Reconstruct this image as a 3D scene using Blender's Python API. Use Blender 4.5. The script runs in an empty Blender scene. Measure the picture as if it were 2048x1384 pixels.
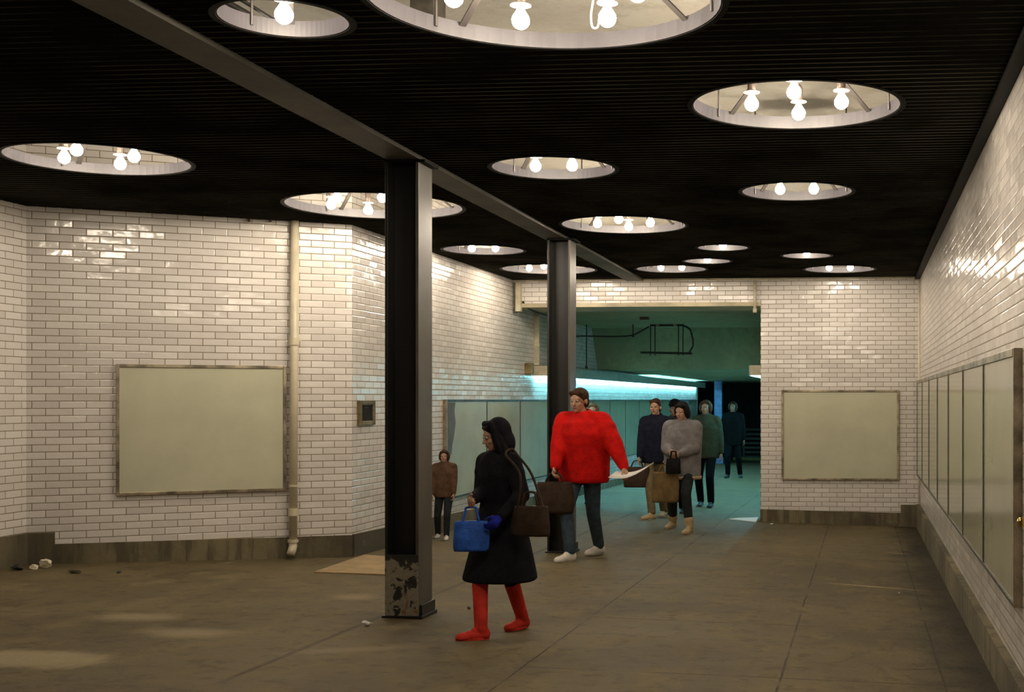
import bpy, bmesh, math, random
import numpy as np
from mathutils import Vector, Matrix, Euler
random.seed(7)
PI = math.pi
scene = bpy.context.scene
COL = scene.collection

# ------------------------------------------------------------------ camera, world, exposure
FPX, CX, CY = 2550.0, 1500.0, 799.0          # focal length in pixels, principal point (rising / shifting front camera)
HC = 1.65                                     # camera height
TH = math.atan(223 / FPX)                     # camera turned a little left of the room axis
cam_d = bpy.data.cameras.new('camera')
cam = bpy.data.objects.new('camera', cam_d)
COL.objects.link(cam)
cam.location = (0, 0, HC)
cam.rotation_euler = (PI / 2, 0, TH)
cam_d.sensor_fit = 'HORIZONTAL'
cam_d.sensor_width = 36.0
cam_d.lens = 36.0 * FPX / 2048
cam_d.shift_x = -(CX - 1024) / 2048
cam_d.shift_y = (CY - 692) / 2048
cam_d.clip_start = 0.05
cam_d.clip_end = 200
scene.camera = cam

world = bpy.data.worlds.new('world')
scene.world = world
world.use_nodes = True
world.node_tree.nodes['Background'].inputs['Color'].default_value = (0, 0, 0, 1)
world.node_tree.nodes['Background'].inputs['Strength'].default_value = 0.0

scene.view_settings.view_transform = 'Standard'
scene.view_settings.look = 'None'
scene.view_settings.exposure = 0.22
scene.view_settings.gamma = 1.0
scene.view_settings.use_curve_mapping = False
BULB_E = 200.0
BULB_C = (1.0, 0.855, 0.665)
TUBE_E = 72.0
TUBE_C = (0.26, 0.82, 1.04)

CT, ST = math.cos(TH), math.sin(TH)


def fz(x, y):
    """floor height: the concrete falls gently away from the camera and to the right"""
    return HC - 1.5602 - 0.02588 * x - 0.01534 * y


def ray(px):
    r = (px - CX) / FPX
    return Vector((r * CT - ST, r * ST + CT))        # xy per unit of camera depth


def at_z(px, py, h):
    Y = FPX * h / (CY - py)
    d = ray(px) * Y
    return Vector((d.x, d.y, HC + h))


def at_floor(px, py):
    d = ray(px)
    k = (CY - py) / FPX
    # HC + k*Y = fz(d*Y)
    a = HC - 1.5602
    Y = (a - HC) / (k + 0.02588 * d.x + 0.01534 * d.y)
    p = d * Y
    return Vector((p.x, p.y, fz(p.x, p.y)))


def at_x(px, py, x):
    d = ray(px)
    Y = x / d.x
    return Vector((x, d.y * Y, HC + (CY - py) / FPX * Y))


def at_y(px, py, y):
    d = ray(px)
    Y = y / d.y
    return Vector((d.x * Y, y, HC + (CY - py) / FPX * Y))


def at_line(px, py, p0, dr):
    d = ray(px)
    # d*Y = p0 + dr*s
    det = d.x * (-dr[1]) - d.y * (-dr[0])
    Y = (p0[0] * (-dr[1]) - p0[1] * (-dr[0])) / det
    p = d * Y
    return Vector((p.x, p.y, HC + (CY - py) / FPX * Y))


CEIL = HC + 1.80
SLAB = CEIL + 0.75
RX = 0.854                    # right wall
BX = -5.23                    # left wall, far part
LX = -7.74                    # left wall, near part
YB = 18.85                    # back wall
PX0 = -1.49                   # left edge of the back pier
HZ = HC + 1.386               # underside of the header
A0 = (-7.74, 11.23)
A1 = (-5.23, 12.73)
_l = math.hypot(A1[0] - A0[0], A1[1] - A0[1])
AD = ((A1[0] - A0[0]) / _l, (A1[1] - A0[1]) / _l)
AN = (AD[1], -AD[0])          # towards the room
AROT = math.atan2(AD[1], AD[0])

# ------------------------------------------------------------------ material helpers


class N:
    def __init__(self, name):
        self.m = bpy.data.materials.new(name)
        self.m.use_nodes = True
        self.t = self.m.node_tree
        self.b = self.t.nodes['Principled BSDF']

    def n(self, typ, **kw):
        nd = self.t.nodes.new(typ)
        for k, v in kw.items():
            setattr(nd, k, v)
        return nd

    def l(self, a, b):
        self.t.links.new(a, b)

    def val(self, sock, v):
        if hasattr(v, 'is_linked') or isinstance(v, bpy.types.NodeSocket):
            self.l(v, sock)
        else:
            sock.default_value = v

    def math(self, op, a, b=None, c=None, clamp=False):
        nd = self.n('ShaderNodeMath', operation=op, use_clamp=clamp)
        self.val(nd.inputs[0], a)
        if b is not None:
            self.val(nd.inputs[1], b)
        if c is not None:
            self.val(nd.inputs[2], c)
        return nd.outputs[0]

    def noise(self, vec, scale, detail=4, rough=0.55, dist=0.0):
        nd = self.n('ShaderNodeTexNoise')
        if vec is not None:
            self.l(vec, nd.inputs['Vector'])
        nd.inputs['Scale'].default_value = scale
        nd.inputs['Detail'].default_value = detail
        nd.inputs['Roughness'].default_value = rough
        nd.inputs['Distortion'].default_value = dist
        return nd.outputs[0]

    def mix(self, fac, a, b):
        nd = self.n('ShaderNodeMix', data_type='RGBA')
        self.val(nd.inputs[0], fac)
        self.val(nd.inputs[6], a if isinstance(a, bpy.types.NodeSocket) else (*a, 1))
        self.val(nd.inputs[7], b if isinstance(b, bpy.types.NodeSocket) else (*b, 1))
        return nd.outputs[2]

    def ramp(self, fac, lo, hi):
        nd = self.n('ShaderNodeMapRange', interpolation_type='SMOOTHSTEP')
        self.val(nd.inputs[0], fac)
        nd.inputs[1].default_value = lo
        nd.inputs[2].default_value = hi
        return nd.outputs[0]

    def bump(self, h, strength, dist=0.01, normal=None):
        nd = self.n('ShaderNodeBump')
        nd.inputs['Strength'].default_value = strength
        nd.inputs['Distance'].default_value = dist
        self.l(h, nd.inputs['Height'])
        if normal is not None:
            self.l(normal, nd.inputs['Normal'])
        return nd.outputs[0]

    def set(self, **kw):
        for k, v in kw.items():
            self.val(self.b.inputs[k.replace('_', ' ')], v)
        return self

    def obj_coord(self):
        return self.n('ShaderNodeTexCoord').outputs['Object']

    def pos(self):
        return self.n('ShaderNodeNewGeometry').outputs['Position']


def simple(name, col, rough=0.6, metal=0.0, var=0.12, scale=6.0, spec=0.5, bump=0.0, bscale=60):
    k = N(name)
    v = k.obj_coord()
    f = k.noise(v, scale, 5, 0.6)
    d = tuple(c * (1 - 2 * var) for c in col)
    e = tuple(min(1, c * (1 + 2 * var)) for c in col)
    k.set(Base_Color=k.mix(k.ramp(f, 0.3, 0.7), d, e), Roughness=rough, Metallic=metal)
    k.b.inputs['Specular IOR Level'].default_value = spec
    if bump:
        k.set(Normal=k.bump(k.noise(v, bscale, 3), bump, 0.01))
    return k.m


def emit(name, col, e, sampled=True):
    k = N(name)
    k.set(Base_Color=(0.8, 0.8, 0.8, 1), Emission_Color=(*col, 1), Emission_Strength=e)
    return k.m


def tile_mat(name='glazed_white_brick'):
    k = N(name)
    BW, BH, MO = 0.2255, 0.0681, 0.0048
    uv = k.n('ShaderNodeUVMap', uv_map='uv').outputs[0]
    sp = k.n('ShaderNodeSeparateXYZ')
    k.l(uv, sp.inputs[0])
    rowf = k.math('DIVIDE', sp.outputs[1], BH)
    row = k.math('FLOOR', rowf)
    fv = k.math('SUBTRACT', rowf, row)
    odd = k.math('MULTIPLY', k.math('FLOORED_MODULO', row, 2.0), 0.5)
    uf = k.math('ADD', k.math('DIVIDE', sp.outputs[0], BW), odd)
    cell = k.math('FLOOR', uf)
    fu = k.math('SUBTRACT', uf, cell)
    # distance to the brick edge in metres
    du = k.math('MULTIPLY', k.math('MINIMUM', fu, k.math('SUBTRACT', 1.0, fu)), BW)
    dv = k.math('MULTIPLY', k.math('MINIMUM', fv, k.math('SUBTRACT', 1.0, fv)), BH)
    dd = k.math('MINIMUM', du, dv)
    face = k.ramp(dd, MO * 0.45, MO * 0.95)
    comb = k.n('ShaderNodeCombineXYZ')
    k.l(cell, comb.inputs[0])
    k.l(row, comb.inputs[1])
    wn = k.n('ShaderNodeTexWhiteNoise', noise_dimensions='3D')
    k.l(comb.outputs[0], wn.inputs['Vector'])
    pos = k.pos()
    tone = k.mix(wn.outputs['Value'], (0.67, 0.63, 0.60), (0.78, 0.745, 0.71))
    grime = k.ramp(k.noise(pos, 0.9, 5, 0.6), 0.45, 0.8)
    tone = k.mix(k.math('MULTIPLY', grime, 0.22), tone, (0.52, 0.46, 0.38))
    mort = k.mix(k.noise(pos, 7, 4), (0.145, 0.11, 0.06), (0.27, 0.215, 0.13))
    col = k.mix(face, mort, tone)
    # every brick sits at its own slight angle, so highlights break up brick by brick
    sub = k.n('ShaderNodeVectorMath', operation='SUBTRACT')
    k.l(wn.outputs['Color'], sub.inputs[0])
    sub.inputs[1].default_value = (0.5, 0.5, 0.5)
    scl = k.n('ShaderNodeVectorMath', operation='SCALE')
    k.l(sub.outputs[0], scl.inputs[0])
    scl.inputs['Scale'].default_value = 0.072
    geo = k.n('ShaderNodeNewGeometry')
    add = k.n('ShaderNodeVectorMath', operation='ADD')
    k.l(geo.outputs['Normal'], add.inputs[0])
    k.l(scl.outputs[0], add.inputs[1])
    nrm = k.n('ShaderNodeVectorMath', operation='NORMALIZE')
    k.l(add.outputs[0], nrm.inputs[0])
    wob = k.noise(pos, 9.0, 2, 0.5)
    b1 = k.bump(wob, 0.22, 0.02, nrm.outputs[0])
    edge = k.ramp(dd, 0.0, 0.009)
    b2 = k.bump(edge, 0.55, 0.003, b1)
    k.set(Base_Color=col, Normal=b2)
    rg = k.math('SUBTRACT', 0.85, k.math('MULTIPLY', face, 0.70))
    k.set(Roughness=rg)
    k.b.inputs['Specular IOR Level'].default_value = 0.55
    return k.m


def concrete_mat(name, base, dark, light, stain_scale=0.7):
    k = N(name)
    p = k.pos()
    big = k.ramp(k.noise(p, stain_scale, 6, 0.62, 0.4), 0.3, 0.72)
    c = k.mix(big, dark, base)
    mid = k.ramp(k.noise(p, 4.2, 6, 0.65), 0.52, 0.78)
    c = k.mix(k.math('MULTIPLY', mid, 0.5), c, light)
    mp = k.n('ShaderNodeMapping')
    k.l(p, mp.inputs[0])
    mp.inputs['Scale'].default_value = (6, 6, 0.7)
    streak = k.ramp(k.noise(mp.outputs[0], 1.5, 5, 0.65), 0.46, 0.64)
    c = k.mix(k.math('MULTIPLY', streak, 0.75), c, dark)
    k.set(Base_Color=c, Roughness=0.8, Normal=k.bump(k.noise(p, 30, 5), 0.35, 0.01))
    return k.m


def floor_mat():
    k = N('worn_concrete_floor')
    p = k.pos()
    sp = k.n('ShaderNodeSeparateXYZ')
    k.l(p, sp.inputs[0])
    X, Y = sp.outputs[0], sp.outputs[1]
    base, dark, light = (0.160, 0.124, 0.061), (0.096, 0.074, 0.037), (0.245, 0.197, 0.110)
    big = k.ramp(k.noise(p, 0.45, 6, 0.6, 0.6), 0.28, 0.72)
    c = k.mix(big, dark, base)
    mp = k.n('ShaderNodeMapping')
    k.l(p, mp.inputs[0])
    mp.inputs['Scale'].default_value = (1.0, 0.6, 1.0)
    mid = k.ramp(k.noise(mp.outputs[0], 3.0, 8, 0.72), 0.47, 0.66)
    c = k.mix(k.math('MULTIPLY', mid, 0.52), c, light)
    spk = k.ramp(k.noise(p, 38, 3, 0.6), 0.62, 0.8)
    c = k.mix(k.math('MULTIPLY', spk, 0.4), c, dark)
    drk = k.ramp(k.noise(p, 6.5, 6, 0.7), 0.50, 0.66)
    c = k.mix(k.math('MULTIPLY', drk, 0.46), c, tuple(q * .55 for q in dark))
    wob = k.math('MULTIPLY', k.math('SUBTRACT', k.noise(p, 5, 5, 0.7), 0.5), 0.6)
    wob2 = k.math('MULTIPLY', k.math('SUBTRACT', k.noise(p, 1.3, 4, 0.7), 0.5), 1.0)

    def patch(q, rx, ry, col, amt, ang=0.0, soft=0.5):
        nonlocal c
        dx = k.math('SUBTRACT', X, q[0])
        dy = k.math('SUBTRACT', Y, q[1])
        ca, sa = math.cos(ang), math.sin(ang)
        u = k.math('ADD', k.math('MULTIPLY', dx, ca / rx), k.math('MULTIPLY', dy, sa / rx))
        v = k.math('ADD', k.math('MULTIPLY', dx, -sa / ry), k.math('MULTIPLY', dy, ca / ry))
        d = k.math('SQRT', k.math('ADD', k.math('POWER', k.math('ABSOLUTE', u), 2.0), k.math('POWER', k.math('ABSOLUTE', v), 2.0)))
        d = k.math('ADD', d, k.math('ADD', wob, wob2))
        f = k.math('SUBTRACT', 1.0, k.ramp(d, 1 - soft, 1 + soft * 0.3))
        c = k.mix(k.math('MULTIPLY', f, amt), c, col)
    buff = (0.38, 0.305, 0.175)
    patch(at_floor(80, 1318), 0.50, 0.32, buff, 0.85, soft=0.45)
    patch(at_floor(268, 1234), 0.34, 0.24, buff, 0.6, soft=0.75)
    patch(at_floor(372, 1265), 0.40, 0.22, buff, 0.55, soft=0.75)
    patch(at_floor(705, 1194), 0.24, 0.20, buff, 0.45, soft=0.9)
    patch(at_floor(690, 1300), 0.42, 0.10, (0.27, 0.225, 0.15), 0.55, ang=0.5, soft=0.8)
    # chalky scuffs by the right wall
    a, b = at_floor(1620, 1163), at_floor(1880, 1184)
    patch((a + b) / 2, (b - a).length / 2, 0.035, (0.50, 0.39, 0.22), 0.9, math.atan2(b.y - a.y, b.x - a.x), 0.8)
    a, b = at_floor(1760, 1103), at_floor(1852, 1113)
    patch((a + b) / 2, (b - a).length / 2, 0.05, (0.40, 0.31, 0.18), 0.7, math.atan2(b.y - a.y, b.x - a.x), 0.8)
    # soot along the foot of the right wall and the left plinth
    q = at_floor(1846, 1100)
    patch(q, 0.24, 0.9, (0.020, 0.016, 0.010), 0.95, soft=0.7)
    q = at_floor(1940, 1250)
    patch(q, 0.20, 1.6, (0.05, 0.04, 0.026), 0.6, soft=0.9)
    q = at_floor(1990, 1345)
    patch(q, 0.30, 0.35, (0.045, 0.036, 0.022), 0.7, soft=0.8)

    # grime gathered along the right wall, broken up
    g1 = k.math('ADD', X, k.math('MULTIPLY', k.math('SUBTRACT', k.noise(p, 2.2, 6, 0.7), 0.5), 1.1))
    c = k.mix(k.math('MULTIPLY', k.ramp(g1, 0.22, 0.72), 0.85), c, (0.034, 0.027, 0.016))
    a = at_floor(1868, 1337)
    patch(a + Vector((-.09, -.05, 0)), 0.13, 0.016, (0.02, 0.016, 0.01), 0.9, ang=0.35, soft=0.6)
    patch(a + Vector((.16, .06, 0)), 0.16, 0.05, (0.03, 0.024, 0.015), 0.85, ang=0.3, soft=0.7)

    def seam(coord, x0, w, amt, other=None, lo=None, hi=None):
        nonlocal c
        d = k.math('ABSOLUTE', k.math('SUBTRACT', k.math('ADD', coord, k.math('MULTIPLY', wob, 0.035)), x0))
        f = k.math('SUBTRACT', 1.0, k.ramp(d, w * 0.3, w))
        f = k.math('MULTIPLY', f, k.ramp(k.noise(p, 1.7, 3), 0.30, 0.55))
        if other is not None:
            f = k.math('MULTIPLY', f, k.math('GREATER_THAN', other, lo))
            f = k.math('MULTIPLY', f, k.math('LESS_THAN', other, hi))
        c = k.mix(k.math('MULTIPLY', f, amt), c, (0.03, 0.024, 0.015))
    for sx in (-0.48, 0.49, -2.05):
        seam(X, sx, 0.011, 0.85)
    seam(X, -3.55, 0.03, 0.6)
    for sy in (7.6, 9.55, 11.5, 14.2):
        seam(Y, sy, 0.016, 0.7, X, -2.05, 0.9)
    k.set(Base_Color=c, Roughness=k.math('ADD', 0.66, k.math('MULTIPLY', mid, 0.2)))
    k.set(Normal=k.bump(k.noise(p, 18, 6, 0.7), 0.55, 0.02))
    k.b.inputs['Specular IOR Level'].default_value = 0.25
    return k.m


def column_mat():
    """black gloss paint, flaked off to grey and rust near the foot of the front"""
    k = N('black_column_paint')
    v = k.obj_coord()
    sp = k.n('ShaderNodeSeparateXYZ')
    k.l(v, sp.inputs[0])
    f = k.noise(v, 5, 5, 0.6)
    c = k.mix(f, (0.007, 0.007, 0.006), (0.013, 0.012, 0.010))
    k.set(Base_Color=c, Roughness=0.42, Normal=k.bump(k.noise(v, 9, 4), 0.12, 0.01))
    return k.m


def peel_mat():
    k = N('flaked_column_paint')
    v = k.obj_coord()
    n1 = k.noise(v, 13, 6, 0.6, 0.5)
    pe = k.ramp(n1, 0.42, 0.46)
    ru = k.ramp(k.noise(v, 9, 5, 0.7, 0.3), 0.56, 0.62)
    bare = k.mix(k.noise(v, 30, 4), (0.17, 0.155, 0.12), (0.36, 0.32, 0.24))
    bare = k.mix(ru, bare, (0.21, 0.11, 0.03))
    sp = k.n('ShaderNodeSeparateXYZ')
    k.l(v, sp.inputs[0])
    up = k.math('ADD', sp.outputs[2], k.math('MULTIPLY', k.math('SUBTRACT', k.noise(v, 11, 4, 0.6), 0.5), 0.35))
    low = k.math('SUBTRACT', 1.0, k.ramp(up, 0.40, 0.43))
    k.set(Base_Color=k.mix(k.math('MULTIPLY', pe, low), (0.018, 0.017, 0.014), bare), Roughness=0.6, Normal=k.bump(n1, 0.5, 0.01))
    return k.m


def board_mat(name, col, gloss):
    k = N(name)
    v = k.obj_coord()
    f = k.ramp(k.noise(v, 2.2, 6, 0.6), 0.3, 0.7)
    c = k.mix(f, tuple(x * 0.93 for x in col), tuple(x * 1.05 for x in col))
    sp = k.ramp(k.noise(v, 26, 4, 0.6), 0.68, 0.8)
    c = k.mix(k.math('MULTIPLY', sp, 0.3), c, tuple(x * 0.6 for x in col))
    k.set(Base_Color=c, Roughness=0.5 if not gloss else 0.14)
    if gloss:
        k.b.inputs['Specular IOR Level'].default_value = 0.6
        k.set(Normal=k.bump(k.noise(v, 1.6, 2), 0.06, 0.02))
    return k.m


M = {}
M['tile'] = tile_mat()
M['floor'] = floor_mat()
M['plinth'] = concrete_mat('stained_plinth', (0.215, 0.178, 0.100), (0.062, 0.052, 0.032), (0.33, 0.28, 0.175))
M['slab'] = concrete_mat('cream_plenum_concrete', (0.80, 0.76, 0.66), (0.64, 0.59, 0.48), (0.84, 0.81, 0.73))
M['tunnel'] = concrete_mat('painted_tunnel_concrete', (0.34, 0.37, 0.22), (0.22, 0.25, 0.15), (0.40, 0.42, 0.27))
M['ceil'] = simple('black_ceiling_slat', (0.0115, 0.0117, 0.0095), 0.7, var=0.15, scale=0.8, spec=0.0)
M['lit_groove'] = simple('slat_gap_lit_tone', (0.125, 0.112, 0.086), 0.6, var=0.4, scale=1.2, spec=0.1)  # slat grooves coloured lighter to imitate the lit space showing through the gaps
M['beam'] = simple('grey_beam_paint', (0.074, 0.069, 0.053), 0.6, var=0.22, scale=1.5)
M['black'] = simple('black_paint', (0.006, 0.006, 0.0055), 0.6, spec=0.1)
M['column'] = column_mat()
M['column_lit'] = simple('lit_flange_paint', (0.075, 0.068, 0.055), 0.42, var=0.14, scale=2.5)  # column paint lightened for light on the right flange; the shaded front stays black
M['peel'] = peel_mat()
M['collar'] = simple('white_collar_paint', (0.036, 0.033, 0.040), 0.5, var=0.06)
M['strut'] = simple('grey_lamp_strut', (0.055, 0.048, 0.044), 0.5)
M['socket'] = simple('dark_lamp_holder', (0.10, 0.075, 0.06), 0.4)
M['disc'] = simple('cream_reflector_disc', (0.75, 0.68, 0.55), 0.4, var=0.04)
M['bulb'] = emit('lit_bulb_glass', BULB_C, BULB_E)
M['tube'] = emit('lit_fluorescent_tube', TUBE_C, TUBE_E)
M['frame'] = simple('dull_steel_frame', (0.34, 0.29, 0.21), 0.38, 0.75, var=0.3, scale=5)
M['frame_dark'] = simple('dark_steel_frame', (0.10, 0.09, 0.075), 0.4, 0.5, var=0.2)
M['board'] = board_mat('pale_green_board', (0.53, 0.53, 0.385), False)
M['board_gloss'] = board_mat('glossy_green_board', (0.45, 0.45, 0.335), True)
M['pipe'] = simple('cream_pipe_paint', (0.60, 0.54, 0.40), 0.35, var=0.05)
M['casing'] = simple('cream_casing_paint', (0.52, 0.47, 0.33), 0.45, var=0.1)
M['soffit'] = simple('beige_header_paint', (0.46, 0.40, 0.27), 0.5, var=0.14, scale=2)
M['brass'] = simple('brass', (0.62, 0.43, 0.14), 0.22, 1.0, var=0.05)
M['bronze'] = simple('bronze_frame', (0.21, 0.16, 0.075), 0.45, 0.6, var=0.2)
M['plaque'] = simple('dark_plaque_face', (0.018, 0.019, 0.016), 0.8, spec=0.1)
M['plaque_text'] = simple('faded_plaque_line', (0.06, 0.065, 0.055), 0.5)
M['cable'] = simple('black_cable', (0.012, 0.014, 0.013), 0.5)
M['valance'] = simple('grey_green_valance_paint', (0.30, 0.36, 0.30), 0.5, var=0.08)
M['card'] = simple('tan_cardboard', (0.34, 0.24, 0.125), 0.85, var=0.08)
M['paper'] = simple('white_paper', (0.72, 0.70, 0.66), 0.8, var=0.05)
M['litter'] = simple('cream_litter_paper', (0.85, 0.77, 0.58), 0.8, var=0.1)
M['dark_litter'] = simple('dark_litter', (0.03, 0.03, 0.028), 0.6)
M['torn'] = simple('torn_blue_grey_paper', (0.12, 0.145, 0.155), 0.7, var=0.1)
M['post'] = simple('blue_painted_post', (0.18, 0.32, 0.62), 0.5, var=0.1)
M['gate'] = simple('dark_green_gate_steel', (0.035, 0.07, 0.055), 0.5)
M['kerb'] = simple('olive_kerb_paint', (0.20, 0.25, 0.07), 0.6)
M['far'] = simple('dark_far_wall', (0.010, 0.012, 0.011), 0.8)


def cloth(name, col, bump=0.35, scale=14, rough=0.85):
    k = N(name)
    v = k.obj_coord()
    f = k.noise(v, scale, 5, 0.6)
    c = k.mix(k.ramp(f, 0.3, 0.7), tuple(x * 0.75 for x in col), tuple(min(1, x * 1.2) for x in col))
    k.set(Base_Color=c, Roughness=rough, Normal=k.bump(f, bump, 0.03))
    k.b.inputs['Specular IOR Level'].default_value = 0.06
    return k.m


M['skin'] = simple('warm_skin', (0.42, 0.235, 0.15), 0.5, var=0.05, scale=8)
M['skin_dark'] = simple('brown_skin', (0.23, 0.12, 0.07), 0.5, var=0.05, scale=8)
M['eye'] = simple('eye_white', (0.42, 0.38, 0.34), 0.3, var=0.02)
M['iris'] = simple('dark_iris', (0.03, 0.02, 0.015), 0.2)
M['lips'] = simple('lips', (0.30, 0.11, 0.09), 0.5, var=0.04)
M['hair_black'] = cloth('black_hair', (0.012, 0.010, 0.009), 0.5, 30, 0.5)
M['hair_brown'] = cloth('brown_hair', (0.05, 0.028, 0.016), 0.5, 30, 0.5)
M['hair_fair'] = cloth('fair_brown_hair', (0.16, 0.10, 0.045), 0.5, 30, 0.5)
M['coat_dark'] = cloth('dark_wool_coat', (0.011, 0.011, 0.014))
M['red_boot'] = cloth('red_boot_leather', (0.55, 0.040, 0.026), 0.15, 10, 0.45)
M['red_jacket'] = cloth('red_jacket', (0.50, 0.008, 0.006), 0.55, 9, 0.7)
M['jeans'] = cloth('blue_grey_denim', (0.045, 0.065, 0.085))
M['navy'] = cloth('navy_jacket', (0.012, 0.014, 0.026))
M['tan'] = cloth('tan_trousers', (0.15, 0.115, 0.062))
M['grey_jacket'] = cloth('grey_puffed_jacket', (0.19, 0.18, 0.185), 0.6, 8)
M['dark_trousers'] = cloth('charcoal_trousers', (0.022, 0.025, 0.027))
M['brown_jacket'] = cloth('brown_jacket', (0.10, 0.058, 0.036))
M['olive'] = cloth('olive_jacket', (0.034, 0.038, 0.022))
M['black_cloth'] = cloth('black_clothing', (0.0045, 0.005, 0.0055))
M['white_shoe'] = simple('white_shoe_leather', (0.62, 0.58, 0.52), 0.55, var=0.06)
M['tan_boot'] = simple('tan_boot_leather', (0.42, 0.31, 0.17), 0.6, var=0.08)
M['black_shoe'] = simple('black_shoe_leather', (0.012, 0.012, 0.012), 0.4)
M['blue_bag'] = cloth('blue_plastic_bag', (0.030, 0.10, 0.42), 0.6, 8, 0.35)
M['blue_glove'] = cloth('blue_knit_glove', (0.018, 0.025, 0.30), 0.4, 40)
M['brown_bag'] = cloth('dark_brown_leather_bag', (0.040, 0.026, 0.018), 0.2, 12, 0.5)
M['paper_bag'] = cloth('brown_paper_bag', (0.155, 0.105, 0.045), 0.4, 8)
M['black_bag'] = cloth('black_leather_bag', (0.008, 0.008, 0.009), 0.2, 12, 0.45)
M['sole'] = simple('shoe_sole', (0.30, 0.27, 0.22), 0.7)

# ------------------------------------------------------------------ object helpers


def link(name, bm, mat, parent=None, smooth=False, loc=None, auto=False):
    me = bpy.data.meshes.new(name)
    bm.normal_update()
    bm.to_mesh(me)
    bm.free()
    mats = mat if isinstance(mat, (list, tuple)) else [mat]
    for m in mats:
        me.materials.append(m)
    if smooth:
        me.polygons.foreach_set('use_smooth', [True] * len(me.polygons))
    o = bpy.data.objects.new(name, me)
    COL.objects.link(o)
    if parent is not None:
        o.parent = parent
    if loc is not None:
        o.location = loc
    return o


def tag(o, label=None, cat=None, group=None, kind=None):
    if label:
        o['label'] = label
    if cat:
        o['category'] = cat
    if group:
        o['group'] = group
    if kind:
        o['kind'] = kind
    return o


def thing(name, label, cat, loc=(0, 0, 0), rz=0.0, group=None, kind=None):
    o = bpy.data.objects.new(name, None)
    o.empty_display_size = 0.1
    COL.objects.link(o)
    o.location = loc
    o.rotation_euler = (0, 0, rz)
    return tag(o, label, cat, group, kind)


def box(bm, x0, x1, y0, y1, z0, z1, bev=0.0, mi=0):
    c = ((x0 + x1) / 2, (y0 + y1) / 2, (z0 + z1) / 2)
    r = bmesh.ops.create_cube(bm, size=1.0, matrix=Matrix.Translation(c) @ Matrix.Diagonal((abs(x1 - x0), abs(y1 - y0), abs(z1 - z0), 1)))
    vs = r['verts']
    fs = set()
    for v in vs:
        for f in v.link_faces:
            fs.add(f)
    for f in fs:
        f.material_index = mi
    if bev > 0:
        es = set()
        for v in vs:
            for e in v.link_edges:
                es.add(e)
        bmesh.ops.bevel(bm, geom=list(es), offset=bev, segments=2, profile=0.5, affect='EDGES')


def prism(bm, pts, z0, z1, mi=0):
    """pts: xy footprint, counter-clockwise; z1 may be a list with one height per corner"""
    n = len(pts)
    zl = z0 if isinstance(z0, (list, tuple)) else [z0] * n
    zh = z1 if isinstance(z1, (list, tuple)) else [z1] * n
    a = [bm.verts.new((p[0], p[1], zl[i])) for i, p in enumerate(pts)]
    b = [bm.verts.new((p[0], p[1], zh[i])) for i, p in enumerate(pts)]
    fs = [bm.faces.new(a[::-1]), bm.faces.new(b)]
    for i in range(n):
        j = (i + 1) % n
        fs.append(bm.faces.new((a[i], a[j], b[j], b[i])))
    for f in fs:
        f.material_index = mi
    return fs


def tube(bm, pts, r, seg=10, caps=True, mi=0):
    pts = [Vector(p) for p in pts]
    rs = r if isinstance(r, (list, tuple)) else [r] * len(pts)
    rings = []
    up = None
    for i, p in enumerate(pts):
        if i == 0:
            t = pts[1] - pts[0]
        elif i == len(pts) - 1:
            t = pts[-1] - pts[-2]
        else:
            t = (pts[i + 1] - p).normalized() + (p - pts[i - 1]).normalized()
        t.normalize()
        if up is None:
            up = Vector((0, 0, 1)) if abs(t.z) < 0.9 else Vector((1, 0, 0))
        a = t.cross(up)
        if a.length < 1e-4:
            a = t.orthogonal()
        a.normalize()
        b = a.cross(t).normalized()
        up = b
        rings.append([bm.verts.new(p + (a * math.cos(2 * PI * k / seg) + b * math.sin(2 * PI * k / seg)) * rs[i]) for k in range(seg)])
    fs = []
    for i in range(len(rings) - 1):
        for k in range(seg):
            j = (k + 1) % seg
            fs.append(bm.faces.new((rings[i][k], rings[i][j], rings[i + 1][j], rings[i + 1][k])))
    if caps:
        fs.append(bm.faces.new(rings[0][::-1]))
        fs.append(bm.faces.new(rings[-1]))
    for f in fs:
        f.material_index = mi
    return fs


def lathe(bm, prof, seg=32, close=True, mi=0):
    """prof: list of (r, z); revolved about z. close joins last to first (ring section)"""
    rings = []
    for r, z in prof:
        if r < 1e-5:
            rings.append([bm.verts.new((0, 0, z))])
        else:
            rings.append([bm.verts.new((r * math.cos(2 * PI * k / seg), r * math.sin(2 * PI * k / seg), z)) for k in range(seg)])
    n = len(rings)
    for i in range(n if close else n - 1):
        a, b = rings[i], rings[(i + 1) % n]
        for k in range(seg):
            j = (k + 1) % seg
            if len(a) == 1 and len(b) == 1:
                continue
            if len(a) == 1:
                f = bm.faces.new((a[0], b[j], b[k]))
            elif len(b) == 1:
                f = bm.faces.new((a[k], a[j], b[0]))
            else:
                f = bm.faces.new((a[k], a[j], b[j], b[k]))
            f.material_index = mi
    bmesh.ops.recalc_face_normals(bm, faces=bm.faces[:])


def bar(bm, p, q, w, t, mi=0):
    """rectangular bar from p to q, width w (horizontal) and thickness t"""
    p, q = Vector(p), Vector(q)
    d = (q - p)
    L = d.length
    d.normalize()
    up = Vector((0, 0, 1)) if abs(d.z) < 0.95 else Vector((0, 1, 0))
    a = d.cross(up).normalized()
    b = a.cross(d).normalized()
    m = Matrix((a, d, b)).transposed().to_4x4()
    m.translation = (p + q) / 2
    r = bmesh.ops.create_cube(bm, size=1.0, matrix=m @ Matrix.Diagonal((w, L, t, 1)))
    for v in r['verts']:
        for f in v.link_faces:
            f.material_index = mi


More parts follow.
